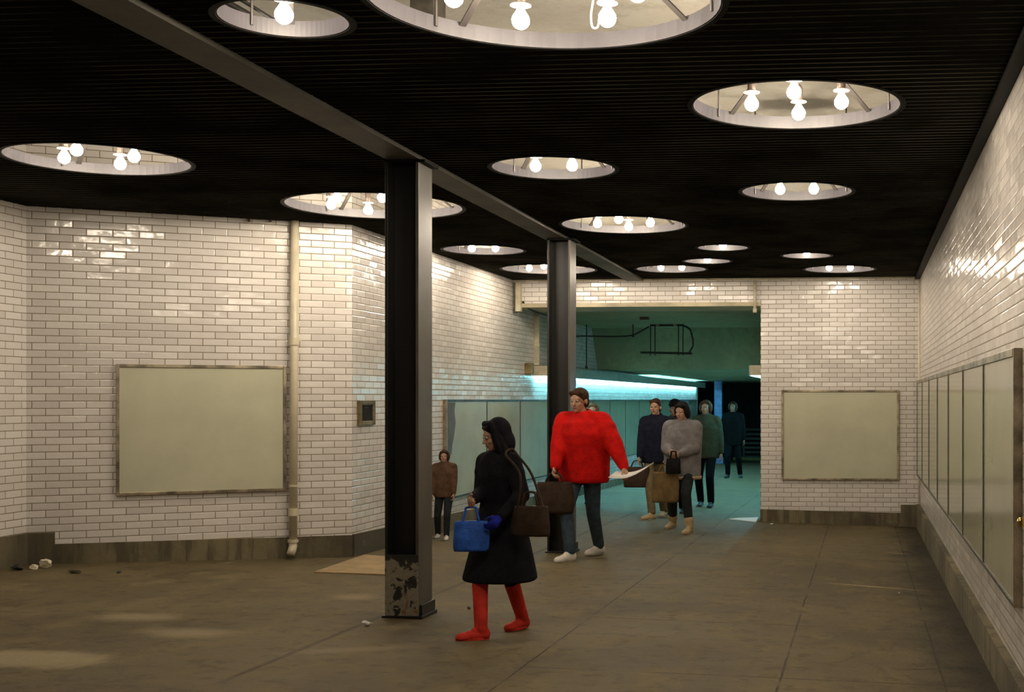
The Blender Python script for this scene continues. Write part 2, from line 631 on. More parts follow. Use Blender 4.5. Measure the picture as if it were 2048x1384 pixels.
def uv_box(o, off=(0, 0)):
    me = o.data
    uv = me.uv_layers.new(name='uv')
    for p in me.polygons:
        n = p.normal
        if abs(n.z) > 0.8:
            ta, tb = Vector((1, 0, 0)), Vector((0, 1, 0))
        else:
            ta = Vector((-n.y, n.x, 0)).normalized()
            tb = Vector((0, 0, 1))
        for li in p.loop_indices:
            co = me.vertices[me.loops[li].vertex_index].co
            uv.data[li].uv = (co.dot(ta) + off[0], co.dot(tb) + off[1])


def wall(name, pts, z0, z1, mat=None, off=(0, 0)):
    bm = bmesh.new()
    prism(bm, pts, z0, z1)
    bmesh.ops.recalc_face_normals(bm, faces=bm.faces[:])
    o = link(name, bm, mat or M['tile'])
    uv_box(o, off)
    o['kind'] = 'structure'
    return o


def rect(x0, y0, x1, y1):
    return [(x0, y0), (x1, y0), (x1, y1), (x0, y1)]


def catmull(pts, n=6):
    out = []
    for i in range(len(pts) - 1):
        p0, p1, p2, p3 = pts[max(i - 1, 0)], pts[i], pts[i + 1], pts[min(i + 2, len(pts) - 1)]
        for k in range(n):
            t = k / n
            out.append(0.5 * ((2 * p1) + (p2 - p0) * t + (2 * p0 - 5 * p1 + 4 * p2 - p3) * t * t + (3 * p1 - p0 - 3 * p2 + p3) * t ** 3))
    out.append(pts[-1])
    return out


def copy_tree(o, parent=None):
    c = o.copy()
    COL.objects.link(c)
    if parent is not None:
        c.parent = parent
    for ch in list(o.children):
        copy_tree(ch, c)
    return c


# ------------------------------------------------------------------ setting: floor, walls, ceiling
ZB = -1.2
YN = -5.0                     # wall behind the camera
YT = 46.0                     # far end of the passage
bm = bmesh.new()
fl = [(-8.2, YN - .2), (1.3, YN - .2), (1.3, YT + .5), (-8.2, YT + .5)]
prism(bm, fl, [fz(*p) - 0.25 for p in fl], [fz(*p) for p in fl])
o = link('floor', bm, M['floor'])
o['kind'] = 'structure'

wall('wall_right', rect(RX, YN, RX + .3, YB + .3), ZB, SLAB)
wall('wall_left', rect(LX - .3, YN, LX, A0[1]), ZB, SLAB)
wall('wall_left_angled', [A0, A1, (A1[0] - AN[0] * .3, A1[1] - AN[1] * .3), (A0[0] - AN[0] * .3, A0[1] - AN[1] * .3)], ZB, SLAB, off=(0.05, 0.0))
wall('wall_left_far', rect(BX - .3, A1[1], BX, 40.6), ZB, SLAB)
wall('wall_back', rect(PX0, YB, RX, YB + .9), ZB, SLAB, off=(0.02, 0))
wall('wall_rear', rect(LX, YN - .3, RX, YN), ZB, SLAB)
# header above the opening: tile face on a painted beam
wall('wall_back_header', rect(BX, YB, PX0, YB + .14), HZ + .06, SLAB, off=(0.1, 0))
bm = bmesh.new()
box(bm, BX, PX0, YB - .03, YB + 1.0, HZ, HZ + .06)
box(bm, BX, PX0, YB + .14, YB + 1.0, HZ + .06, SLAB)
o = link('trim_header', bm, M['soffit'])
o['kind'] = 'structure'

# concrete plinths
def plinth(name, pts, ztops):
    bm = bmesh.new()
    prism(bm, pts, [ZB + .1] * len(pts), ztops)
    bmesh.ops.recalc_face_normals(bm, faces=bm.faces[:])
    o = link(name, bm, M['plinth'])
    o['kind'] = 'structure'


zr0, zr1 = HC - 1.40, HC - 1.535
plinth('baseboard_right', rect(RX - .055, YN, RX, YB), [zr0, zr0, zr1, zr1])
aw = 0.03
pa = lambda s, w: (A0[0] + AD[0] * s + AN[0] * w, A0[1] + AD[1] * s + AN[1] * w)
sstep = (Vector(at_line(110, 1089, A0, AD)[:2]) - Vector(A0)).length
plinth('baseboard_left_angled', [pa(0, aw), pa(_l, aw), pa(_l, 0), pa(0, 0)], [HC - 1.352, HC - 1.396, HC - 1.396, HC - 1.352])
plinth('baseboard_left_step', [pa(0.0, aw + .006), pa(sstep, aw + .006), pa(sstep, 0), pa(0.0, 0)], [HC - 1.245] * 4)
plinth('baseboard_left', rect(LX, YN, LX + aw, A0[1]), [HC - 1.245] * 4)
plinth('baseboard_left_far', rect(BX, A1[1], BX + aw, 40.6), [HC - 1.39, HC - 1.39, HC - 2.0, HC - 2.0])
plinth('baseboard_back', rect(PX0 - .004, YB - aw, .575, YB), [HC - 1.625, HC - 1.665, HC - 1.665, HC - 1.625])
plinth('baseboard_back_step', rect(.575, YB - aw - .006, RX - .055, YB), [HC - 1.545] * 4)

# ceiling lights: centre, type
LIGHTS = [
    (1, -2.714, 5.80, 'one', 'small round one-bulb opening in the slatted ceiling, top left, left of the biggest ring'),
    (2, -1.415, 5.62, 'six', 'biggest round ceiling opening with white collar, cut off by the top edge'),
    (3, -0.397, 7.80, 'four', 'large four-bulb ceiling ring nearest the right wall'),
    (4, -5.69, 9.09, 'four', 'four-bulb ceiling ring at far left in front of the angled tile wall'),
    (5, -4.50, 11.49, 'six', 'large ceiling ring half hidden behind the top of the near black column'),
    (6, -2.38, 9.73, 'two', 'two-bulb ceiling ring right of the near black column'),
    (7, -0.555, 11.00, 'two', 'two-bulb ceiling ring in the second row from the right wall'),
    (8, -2.435, 12.95, 'four', 'four-bulb ceiling ring above and right of the far black column'),
    (9, -4.52, 14.97, 'two', 'two-bulb ceiling ring between the two black columns near left wall'),
    (10, -4.295, 17.27, 'four', 'ceiling ring passing behind the top of the far black column'),
    (11, -1.633, 14.98, 'one', 'small one-bulb ceiling ring, upper of the close pair over the passage'),
    (12, -1.99, 16.42, 'one', 'small one-bulb ceiling ring, lower of the close pair over the passage'),
    (13, -2.605, 17.37, 'two', 'two-bulb ceiling ring just in front of the tiled header'),
    (14, -0.68, 15.90, 'one', 'small one-bulb ceiling ring alone at right near the back pier'),
    (15, -0.298, 17.59, 'two', 'two-bulb ceiling ring closest to the top of the back pier'),
]
RAD = {'one': 0.302, 'two': 0.480, 'four': 0.640, 'six': 0.800}

# slatted black ceiling with round openings
bm = bmesh.new()
pitch, gw, gd, th = 0.0925, 0.020, 0.014, 0.05
x0, x1 = LX - .05, RX + .02
y = YN
prof = []
while y < YB + .1:
    prof += [(y, 0), (y + pitch - gw, 0), (y + pitch - gw, gd), (y + pitch, gd)]
    y += pitch
ytop = y
lo = [(p[0], CEIL + p[1]) for p in prof] + [(ytop, CEIL + gd), (ytop, CEIL + th), (YN, CEIL + th)]
va = [bm.verts.new((x0, p[0], p[1])) for p in lo]
vb = [bm.verts.new((x1, p[0], p[1])) for p in lo]
nl = len(lo)
for i in range(nl):
    j = (i + 1) % nl
    f = bm.faces.new((va[i], vb[i], vb[j], va[j]))
    if i < len(prof) and i % 4 != 0:
        f.material_index = 1
bm.faces.new(va)
bm.faces.new(vb[::-1])
bmesh.ops.recalc_face_normals(bm, faces=bm.faces[:])
ceil_o = link('ceiling', bm, [M['ceil'], M['lit_groove']])
ceil_o['kind'] = 'structure'
bm = bmesh.new()
for _, lx, ly, kd, _ in LIGHTS:
    seg = 72
    prism(bm, [(lx + (RAD[kd] + .006) * math.cos(2 * PI * k / seg), ly + (RAD[kd] + .006) * math.sin(2 * PI * k / seg)) for k in range(seg)], CEIL - .1, CEIL + .2)
bmesh.ops.recalc_face_normals(bm, faces=bm.faces[:])
cut = link('cutter', bm, M['ceil'])
md = ceil_o.modifiers.new('holes', 'BOOLEAN')
md.operation = 'DIFFERENCE'
md.object = cut
md.solver = 'EXACT'
dg = bpy.context.evaluated_depsgraph_get()
me = bpy.data.meshes.new_from_object(ceil_o.evaluated_get(dg))
ceil_o.modifiers.clear()
old = ceil_o.data
ceil_o.data = me
bpy.data.meshes.remove(old)
bpy.data.objects.remove(cut)

# concrete slab over the lamps, seen through the openings
bm = bmesh.new()
box(bm, LX - .3, RX + .3, YN - .3, YB + 1.0, SLAB, SLAB + .2)
o = link('ceiling_slab', bm, M['slab'])
o['kind'] = 'structure'

# black angle along the top of the right wall, and shadow-gap trims on the others
bm = bmesh.new()
box(bm, RX - .075, RX, YN, YB, CEIL - .035, CEIL)
o = link('trim_right', bm, M['black'])
o['kind'] = 'structure'
bm = bmesh.new()
box(bm, BX, RX - .075, YB - .035, YB, CEIL - .022, CEIL)
o = link('trim_back', bm, M['casing'])
o['kind'] = 'structure'
bm = bmesh.new()
tube(bm, [(RX - .012, YB - .012, HC - 1.54), (RX - .012, YB - .012, CEIL - .036)], .016, 8)
o = link('trim_corner', bm, M['disc'], smooth=True)
o['kind'] = 'structure'

# passage beyond the opening
bm = bmesh.new()
prism(bm, rect(BX, YB + 1.0, PX0 + .3, 24.6), HZ, HZ + .15)
o = link('ceiling_passage', bm, M['tunnel'])
o['kind'] = 'structure'
wall('wall_passage_right', rect(PX0 + .003, YB + .9, PX0 + .3, YT), ZB, SLAB)
bm = bmesh.new()
# bulkhead with a raking face, then the low ceiling behind it
zlow = HC + .594
a = [bm.verts.new(v) for v in ((BX, 24.45, HZ), (BX, 24.6, HZ + .15), (BX, YT, HZ + .15), (BX, YT, zlow), (BX, 25.0, zlow))]
b = [bm.verts.new((PX0 + .003, v.co.y, v.co.z)) for v in a]
for i in range(5):
    j = (i + 1) % 5
    bm.faces.new((a[i], a[j], b[j], b[i]))
bm.faces.new(a[::-1])
bm.faces.new(b)
bmesh.ops.recalc_face_normals(bm, faces=bm.faces[:])
o = link('ceiling_bulkhead', bm, M['tunnel'])
o['kind'] = 'structure'
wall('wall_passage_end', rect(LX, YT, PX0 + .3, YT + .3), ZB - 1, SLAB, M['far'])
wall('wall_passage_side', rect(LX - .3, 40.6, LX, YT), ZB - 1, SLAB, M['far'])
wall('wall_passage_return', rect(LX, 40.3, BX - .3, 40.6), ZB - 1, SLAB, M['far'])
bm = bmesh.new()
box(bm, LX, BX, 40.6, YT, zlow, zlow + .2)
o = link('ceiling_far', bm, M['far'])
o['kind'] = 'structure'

# steel beam flush with the ceiling over the columns
bm = bmesh.new()
box(bm, -3.49, -3.24, 2.0, YB - .035, CEIL - .030, CEIL + .02)
o = link('ceiling_beam', bm, M['beam'])
o['kind'] = 'structure'

# ------------------------------------------------------------------ steel columns


def column(cx, cy, label, peeled):
    """H section: web across the view, flanges facing left and right; cx,cy = centre"""
    z0 = fz(cx, cy)
    H = CEIL - .030 - z0
    w, d = 0.255, 0.30
    t = thing('steel_column', label, 'column', (cx, cy, z0), kind='thing')
    bm = bmesh.new()
    box(bm, -w / 2, -w / 2 + .022, -d / 2, d / 2, 0, H, .003)
    link('flange', bm, M['column'], t)
    bm = bmesh.new()
    box(bm, w / 2 - .022, w / 2, -d / 2, d / 2, 0, H, .003)
    link('flange', bm, M['column_lit'], t)
    bm = bmesh.new()
    box(bm, -w / 2 + .022, w / 2 - .022, -.008, .008, 0, H)
    link('web', bm, M['column'], t)
    bm = bmesh.new()
    box(bm, -w / 2 - .022, w / 2 + .03, -d / 2 - .012, d / 2 + .03, -.03, .022, .004)
    box(bm, w / 2, w / 2 + .02, -d / 2 + .02, d / 2 + .015, .022, .10, .004)
    link('base_plate', bm, M['column'], t)
    bm = bmesh.new()
    box(bm, -w / 2 - .006, w / 2 + .05, -d / 2 - .006, d / 2 + .006, H - .022, H - .002, .003)
    link('cap_plate', bm, M['black'], t)
    if peeled:
        bm = bmesh.new()
        box(bm, -w / 2 + .001, w / 2 - .001, -d / 2 - .004, -d / 2 + .03, .02, .47, .003)
        p = link('foot_plate', bm, M['peel'], t)
        p['label'] = 'foot plate with flaking grey and rusty paint'
    return t


c1 = at_z(837, 318, 1.77)
column(c1.x - .1275, c1.y + .15, 'near black steel column with flaking paint at its foot', True)
c2 = at_z(1140, 476, 1.77)
column(c2.x - .1275, c2.y + .15, 'far black steel column behind the person in red', False)

# ------------------------------------------------------------------ ceiling lights


def bulb_mesh():
    bm = bmesh.new()
    r = .043
    pr = [(0.0, -r)]
    for k in range(1, 8):
        a = -PI / 2 + k * PI * .80 / 8
        pr.append((r * math.cos(a), r * math.sin(a)))
    pr += [(.025, .040), (.016, .056), (.0145, .066), (0.0, .066)]
    lathe(bm, pr, 14, close=False)
    return bm


def make_light(kind):
    R = RAD[kind]
    n = {'one': 1, 'two': 2, 'four': 4, 'six': 6}[kind]
    t = thing('ceiling_light', 'x', 'ceiling light')
    bm = bmesh.new()
    lathe(bm, [(R, -.006), (R, .072), (R - .010, .072), (R - .010, -.006)], 72)
    link('collar', bm, M['collar'], t)
    bm = bmesh.new()
    lathe(bm, [(R - .002, -.010), (R - .002, -.003), (R + .028, -.003), (R + .028, -.010)], 72)
    link('rim', bm, M['black'], t)
    hz = .40
    hub = {'one': .05, 'two': .09, 'four': .12, 'six': .22}[kind]
    ns = 4 if kind != 'one' else 3
    for k in range(ns):
        a = 2 * PI * k / ns + (PI / 4 if kind != 'one' else 1.9)
        bm = bmesh.new()
        bar(bm, ((R - .012) * math.cos(a), (R - .012) * math.sin(a), .055), (hub * math.cos(a), hub * math.sin(a), hz), .035, .008)
        link('strut', bm, M['strut'], t)
    bm = bmesh.new()
    lathe(bm, [(0, hz - .012), (hub + .02, hz - .012), (hub + .02, hz + .012), (0, hz + .012)], 24, close=False)
    link('hub_plate', bm, M['strut'], t)
    for k in range(2):
        a = (.42, 2.55)[k]
        bm = bmesh.new()
        rr_ = R - .018
        tube(bm, [(rr_ * math.cos(a), rr_ * math.sin(a), .02), (rr_ * math.cos(a), rr_ * math.sin(a), SLAB - CEIL)], .007, 6)
        link('hanger_rod', bm, M['strut'], t)
    br = {'one': 0.0, 'two': .145, 'four': .275, 'six': .42}[kind]
    for k in range(n):
        a = 2 * PI * k / n
        bx, by = br * math.cos(a), br * math.sin(a)
        bm = bmesh.new()
        # conduit arm from the hub down to the lamp holder
        e = Vector((bx, by, .125))
        h = Vector((bx * .45, by * .45, hz))
        tube(bm, [h, Vector((bx * .96, by * .96, hz * .62)), e + Vector((0, 0, .06)), e], .009, 8)
        hm = bmesh.new()
        lathe(hm, [(0, .19), (.018, .19), (.026, .175), (.026, .105), (.021, .092), (0, .092)], 16, close=False)
        bmesh.ops.translate(hm, verts=hm.verts[:], vec=(bx, by, 0))
        tmp = bpy.data.meshes.new('tmp')
        hm.to_mesh(tmp)
        hm.free()
        bm.from_mesh(tmp)
        bpy.data.meshes.remove(tmp)
        ho = link('lamp_holder', bm, M['socket'], t, smooth=True)
        bm = bmesh.new()
        lathe(bm, [(.020, .098), (.050, .088), (.050, .084), (.020, .094)], 20)
        bmesh.ops.translate(bm, verts=bm.verts[:], vec=(bx, by, 0))
        link('reflector_disc', bm, M['disc'], ho, smooth=True)
        link('bulb', bulb_mesh(), M['bulb'], ho, smooth=True, loc=(bx, by, .014))
    return t


protos = {}
CUT_GROUP = 'round ceiling lights'
for i, lx, ly, kd, lab in LIGHTS:
    if kd not in protos:
        protos[kd] = make_light(kd)
        r = protos[kd]
    else:
        r = copy_tree(protos[kd])
    r.location = (lx, ly, CEIL)
    tag(r, lab, 'ceiling light', CUT_GROUP)

# services in the space over the slats, glimpsed through the nearest openings
for pa_, pb_, rr_, lab in (((432, -8), (528, 48), .022, 'dark pipe crossing above the small opening at upper left, thicker of the pair'),
                           ((470, -8), (548, 40), .012, 'thin dark pipe beside the thicker one above the upper left opening')):
    a, b = at_z(*pa_, 2.42), at_z(*pb_, 2.42)
    bm = bmesh.new()
    tube(bm, [a, b], rr_, 10)
    o = link('service_pipe', bm, M['strut'], None, smooth=True)
    tag(o, lab, 'pipe', 'service pipes above the ceiling')
a = at_z(856, 20, 2.2)
r = thing('service_duct', 'dark grey duct hanging inside the left part of the biggest ring', 'duct', (a.x, a.y, CEIL + .22))
bm = bmesh.new()
box(bm, -.07, .07, -.10, .10, 0, SLAB - CEIL - .221, .005)
link('duct_body', bm, M['frame_dark'], r)
bm = bmesh.new()
box(bm, -.085, .085, -.115, .115, .0, .03, .003)
link('duct_flange', bm, M['strut'], r)
a = at_z(1190, 66, 1.885)
bm = bmesh.new()
tube(bm, catmull([a + Vector((.012, -.06, .30)), a + Vector((.005, -.05, .18)), a + Vector((-.012, -.04, .08)), a + Vector((-.004, -.04, .02)), a + Vector((.022, -.04, .018)), a + Vector((.03, -.04, .06))], 6), .006, 8)
o = link('loose_cord', bm, M['paper'], None, smooth=True)
tag(o, 'loose white cord hanging inside the biggest ring beside a bulb', 'cord')

# ------------------------------------------------------------------ wall boards


def board(name, label, w, h, loc, rz, frame=.030, t=.04, sheet='board', cat='notice board', group=None, fm='frame'):
    """local x along the wall, -y into the room, z up from the lower edge; loc = lower left corner on the wall"""
    r = thing(name, label, cat, loc, rz, group)
    bm = bmesh.new()
    box(bm, frame * .6, w - frame * .6, -t + .012, -.002, frame * .6, h - frame * .6)
    link('panel', bm, M[sheet], r)
    for a in ((0, frame, 0, h), (w - frame, w, 0, h)):
        bm = bmesh.new()
        box(bm, a[0], a[1], -t, 0, a[2], a[3], .004)
        link('frame_stile', bm, M[fm], r)
    for a in ((frame, w - frame, 0, frame), (frame, w - frame, h - frame, h)):
        bm = bmesh.new()
        box(bm, a[0], a[1], -t, 0, a[2], a[3], .004)
        link('frame_rail', bm, M[fm], r)
    return r


off = (A0[0] + AN[0] * .04, A0[1] + AN[1] * .04)
p, q = at_line(232, 992, off, AD), at_line(573, 988, off, AD)
zt = at_line(232, 728, off, AD).z
w = (Vector(q[:2]) - Vector(p[:2])).length
board('blank_board', 'blank pale green board beside the cream pipe on the angled tile wall', w, zt - p.z, (p.x - AN[0] * .04, p.y - AN[1] * .04, p.z), AROT, group='blank green boards')
p, q = at_y(1563, 960, YB - .04), at_y(1798, 960, YB - .04)
zt = at_y(1563, 780, YB - .04).z
board('blank_board', 'blank pale green board on the back pier beside the passage opening', q.x - p.x, zt - p.z, (p.x, YB, p.z), 0.0, group='blank green boards')

# right wall run: seven panels side by side
ordw = ['nearest', 'second', 'third', 'fourth', 'fifth', 'sixth', 'farthest']
y0, pw = 6.885, 1.735
for i in range(7):
    ya = y0 + pw * i
    w = pw - .004 if i < 6 else 1.52
    lab = ('tall glossy green poster panel at near end of the right wall, beside brass knob' if i == 0 else
           'glossy green poster panel in the back corner, last of the right wall row' if i == 6 else
           '%s glossy green poster panel from the near end of the right wall row' % ordw[i])
    r = thing('poster_panel', lab, 'poster panel', (RX, ya + w, HC - 1.11), -PI / 2, 'right wall poster panels')
    h, t = 1.385, .045
    bm = bmesh.new()
    box(bm, .004, w - .004, -t + .004, -.002, .015, h - .03)
    link('panel', bm, M['board_gloss'], r)
    for kx in ((0, .013), (w - .013, w)):
        bm = bmesh.new()
        if i == 0 and kx[0] > .1:
            box(bm, w - .03, w, -t - .003, 0, 0, h, .003)
            s = link('end_post', bm, M['frame'], r)
        else:
            box(bm, kx[0], kx[1], -t - .003, 0, .015, h - .04)
            s = link('divider', bm, M['frame_dark'], r)
    bm = bmesh.new()
    box(bm, 0, w - (.03 if i == 0 else 0), -t - .006, 0, h - .045, h, .003)
    link('top_rail', bm, M['frame'], r)
    bm = bmesh.new()
    box(bm, 0, w - (.03 if i == 0 else 0), -t - .004, 0, 0, .022, .002)
    link('bottom_rail', bm, M['frame_dark'], r)

# left wall run, through the opening and along the passage
y0, pw = 15.60, 1.74
on = ['first', 'second', 'third', 'fourth', 'fifth', 'sixth', 'seventh', 'eighth', 'ninth', 'tenth', 'eleventh', 'twelfth', 'thirteenth', 'last']
for i in range(14):
    w = pw - .004
    lab = ('green poster panel with torn blue-grey paper at its left edge, right of the near column' if i == 0 else
           '%s green poster panel from the near column along the left wall' % on[i])
    r = thing('poster_panel', lab, 'poster panel', (BX, y0 + pw * i, HC - 1.26), PI / 2, 'left wall poster panels')
    h, t = 1.26, .045
    bm = bmesh.new()
    box(bm, .004, w - .004, -t + .004, -.002, .015, h - .02)
    link('panel', bm, M['board_gloss'], r)
    for kx in ((0, .013), (w - .013, w)):
        bm = bmesh.new()
        if i == 0 and kx[0] == 0:
            box(bm, 0, .04, -t - .003, 0, 0, h, .003)
            link('end_post', bm, M['frame'], r)
        else:
            box(bm, kx[0], kx[1], -t - .003, 0, .015, h - .03)
            link('divider', bm, M['frame_dark'], r)
    for nm, a, b in (('top_rail', h - .03, h), ('bottom_rail', 0, .022)):
        bm = bmesh.new()
        box(bm, .04 if i == 0 else 0, w, -t - .005, 0, a, b, .002)
        link(nm, bm, M['frame_dark'], r)
    if i == 0:
        bm = bmesh.new()
        pts = [(.045, h - .04), (.35, h - .04), (.31, h - .15), (.36, h - .3), (.28, h - .5), (.22, h - .58), (.20, h - .68), (.10, h - .74), (.045, h - .70)]
        va = [bm.verts.new((x_, -t - .001, z_)) for x_, z_ in pts]
        vb = [bm.verts.new((x_, -t + .004, z_)) for x_, z_ in pts]
        bm.faces.new(va)
        bm.faces.new(vb[::-1])
        for k in range(len(pts)):
            j = (k + 1) % len(pts)
            bm.faces.new((va[k], vb[k], vb[j], va[j]))
        bmesh.ops.recalc_face_normals(bm, faces=bm.faces[:])
        s = link('torn_paper', bm, M['torn'], r)
        s['label'] = 'torn blue-grey paper strip'

# small plaque on the far left wall
p, q = at_x(714, 851, BX), at_x(746, 851, BX)
zt = at_x(714, 801, BX).z
r = thing('wall_plaque', 'small dark framed plaque on the tile wall left of the near column', 'plaque', (BX, p.y, p.z), PI / 2)
w, h = q.y - p.y, zt - p.z
bm = bmesh.new()
box(bm, .05, w - .05, -.018, -.002, .035, h - .035)
link('plaque_face', bm, M['plaque'], r)
for nm, a in (('frame_stile', (0, .07, 0, h)), ('frame_stile', (w - .07, w, 0, h)), ('frame_rail', (.07, w - .07, 0, .045)), ('frame_rail', (.07, w - .07, h - .045, h))):
    bm = bmesh.new()
    box(bm, a[0], a[1], -.03, 0, a[2], a[3], .004)
    link(nm, bm, M['bronze'], r)
bm = bmesh.new()
box(bm, w * .3, w * .7, -.0195, -.0175, h * .79, h * .82)
box(bm, w * .38, w * .62, -.0195, -.0175, h * .70, h * .72)
link('faded_lettering', bm, M['plaque_text'], r)

# brass knob past the end of the right wall panels
p = at_x(2047, 1044, RX - .03)
r = thing('brass_knob', 'round brass knob on the right tile wall at the picture edge', 'knob', (RX, p.y, p.z), 0)
bm = bmesh.new()
bmesh.ops.create_uvsphere(bm, u_segments=24, v_segments=16, radius=.027, matrix=Matrix.Translation((-.038, 0, 0)))
link('knob_ball', bm, M['brass'], r, smooth=True)
bm = bmesh.new()
tube(bm, [(-.018, 0, 0), (-.004, 0, 0), (-.004, 0, 0.0001), (0, 0, 0)], [.011, .011, .03, .03], 20)
link('knob_rose', bm, M['brass'], r, smooth=True)

# ------------------------------------------------------------------ cream drain pipe on the angled wall
off = (A0[0] + AN[0] * .065, A0[1] + AN[1] * .065)
p = at_line(586, 1085, off, AD)
r = thing('drain_pipe', 'cream drain pipe running down the angled tile wall to an open elbow', 'pipe', (p.x, p.y, p.z), AROT)
bm = bmesh.new()
H = CEIL - p.z - .002
R_ = .040
tube(bm, [(0.018, 0, H), (0, 0, 0.0)], R_, 18)
link('pipe', bm, M['pipe'], r, smooth=True)
bm = bmesh.new()
tube(bm, [(0, 0, .01), (0, -.005, -.035), (-.012, -.03, -.075), (-.030, -.06, -.115)], [R_ * 1.02, R_ * 1.05, R_ * 1.05, R_ * 1.02], 18, caps=True)
link('elbow', bm, M['pipe'], r, smooth=True)
def ring_at(py, hh, rr, nm):
    z = at_line(586, py, off, AD).z - p.z
    bm = bmesh.new()
    lathe(bm, [(R_ * .95, -hh / 2), (R_ * rr, -hh / 2), (R_ * rr, hh / 2), (R_ * .95, hh / 2)], 20)
    link(nm, bm, M['pipe'], r, loc=(.018 * z / H, 0, z))
ring_at(683, .075, 1.28, 'coupling')
ring_at(972, .015, 1.22, 'coupling')
ring_at(1024, .075, 1.22, 'coupling')
ring_at(1082, .03, 1.3, 'coupling')
bm = bmesh.new()
box(bm, -.06, .06, -.01, .062, .0, .02, .002)
link('pipe_strap', bm, M['pipe'], r, loc=(.018, 0, at_line(586, 683, off, AD).z - p.z))

# two hooks at the top of the angled wall
for px, lab in ((497, 'left of two small hooks hanging under the ceiling edge left of the pipe'), (540, 'right of two small hooks, the one closer to the cream pipe')):
    o2 = (A0[0] + AN[0] * .03, A0[1] + AN[1] * .03)
    p = at_line(px, 436, o2, AD)
    bm = bmesh.new()
    tube(bm, [(0, .028, .035), (0, .0, .03), (0, 0, -.015), (0.0, -.01, -.032), (0.012, -.018, -.03)], .013, 8)
    o = link('wall_hook', bm, M['socket'], None, smooth=True)
    o.location = p
    o.rotation_euler = (0, 0, AROT)
    tag(o, lab, 'hook', 'hooks by the pipe')

# ------------------------------------------------------------------ things about the opening
# boxed casing at the left end of the header
p, q = at_y(1031, 620, YB - .1), at_y(1041, 562, YB - .1)
r = thing('conduit_casing', 'short cream boxed casing at the left end of the tiled header', 'casing', (p.x, YB, p.z - .02))
bm = bmesh.new()
box(bm, 0, .075, -.11, 0, 0, q.z - p.z, .004)
link('casing_body', bm, M['casing'], r)
bm = bmesh.new()
box(bm, -.02, 0, -.10, 0, -.02, q.z - p.z, .003)
link('casing_edge', bm, M['frame_dark'], r)
# thin pipe at the right end of the header
p, q = at_y(1510, 624, YB - .03), at_y(1511, 557, YB - .03)
r = thing('header_pipe', 'thin cream pipe down the right end of the tiled header', 'pipe', (p.x, YB - .055, p.z))
bm = bmesh.new()
tube(bm, [(0, 0, 0), (0, 0, q.z - p.z - .03)], .022, 12)
link('pipe', bm, M['pipe'], r, smooth=True)
bm = bmesh.new()
tube(bm, [(0, 0, -.01), (0, 0, .05)], .030, 12)
link('end_cap', bm, M['pipe'], r, smooth=True)
# cream conduit on the left wall behind the header
p, q = at_x(1066, 726, BX + .05), at_x(1066, 640, BX + .05)
yc = 20.1
r = thing('wall_conduit', 'cream vertical conduit on the left wall above the strip light end', 'conduit', (BX + .03, yc, HC + .55))
bm = bmesh.new()
box(bm, -.03, .05, -.035, .035, 0, HZ - HC - .555, .004)
link('conduit_body', bm, M['casing'], r)
bm = bmesh.new()
box(bm, -.03, .062, -.05, .05, .30, .33, .003)
link('conduit_strap', bm, M['casing'], r)

# valance strip lights
VX = -4.955
def valance(label, xw, xf, ya, yb, sgn, ntube):
    """xw wall plane, xf fascia plane; sgn +1 when the room lies towards +x"""
    zb, ztp = HC + .367, HC + .533
    r = thing('valance_light', label, 'strip light', (xw, ya, zb), 0, 'passage strip lights')
    L = yb - ya
    d = xf - xw
    bm = bmesh.new()
    box(bm, min(d, d - sgn * .02), max(d, d - sgn * .02), 0, L, 0, ztp - zb)
    link('fascia', bm, M['valance'], r)
    bm = bmesh.new()
    box(bm, min(0, d - sgn * .02), max(0, d - sgn * .02), .02, L * .5, ztp - zb - .02, ztp - zb)
    link('light_blocking_cover', bm, M['valance'], r)  # added to hold back upward tube light; far half left open
    bm = bmesh.new()
    box(bm, min(0, d - sgn * .02), max(0, d - sgn * .02), 0, .02, .01, ztp - zb)
    e = link('end_cap', bm, M['casing'], r)
    e['label'] = 'cream end cap'
    for k in range(ntube):
        y0 = .15 + k * (L - .3) / ntube
        y1 = y0 + (L - .3) / ntube - .12
        bm = bmesh.new()
        tube(bm, [(d * .28, y0, .045), (d * .28, y1, .045)], .019, 8)
        link('fluorescent_tube', bm, M['tube'], r, smooth=True)
        bm = bmesh.new()
        box(bm, min(0, d * .62), max(0, d * .62), (y0 + y1) / 2 - .02, (y0 + y1) / 2 + .02, .075, .10)
        link('tube_bracket', bm, M['casing'], r)
    return r
valance('long grey-green strip light along the left passage wall', BX, VX, 19.9, 40.4, 1, 13)
v = valance('strip light end jutting out behind the back pier edge', PX0 + .003, PX0 - .26, 19.82, 33.0, -1, 8)

# panel end on the passage side of the back pier
r = thing('poster_panel', 'pale edge of a poster panel jutting past the back pier inside the passage', 'poster panel', (PX0 + .003, YB + .95, HC - 1.35), 0)
bm = bmesh.new()
box(bm, -.05, -.002, .03, 1.6, .03, 1.25)
link('panel', bm, M['board_gloss'], r)
for ya in (0, 1.6):
    bm = bmesh.new()
    box(bm, -.062, 0, ya, ya + .035, 0, 1.28, .003)
    link('end_post', bm, M['disc'], r)
for za in (0, 1.25):
    bm = bmesh.new()
    box(bm, -.058, 0, .035, 1.6, za, za + .03, .003)
    link('frame_rail', bm, M['frame'], r)

# small brown junction box at the near end of the left valance
p = at_x(1053, 736, BX + .06)
r = thing('junction_box', 'small brown junction box on left wall beside the strip light end', 'junction box', (BX, 19.55, HC + .40))
bm = bmesh.new()
box(bm, 0, .11, -.07, .07, 0, .17, .008)
link('box_body', bm, M['bronze'], r)
bm = bmesh.new()
box(bm, .11, .118, -.055, .055, .015, .155, .003)
link('box_lid', bm, M['frame'], r)

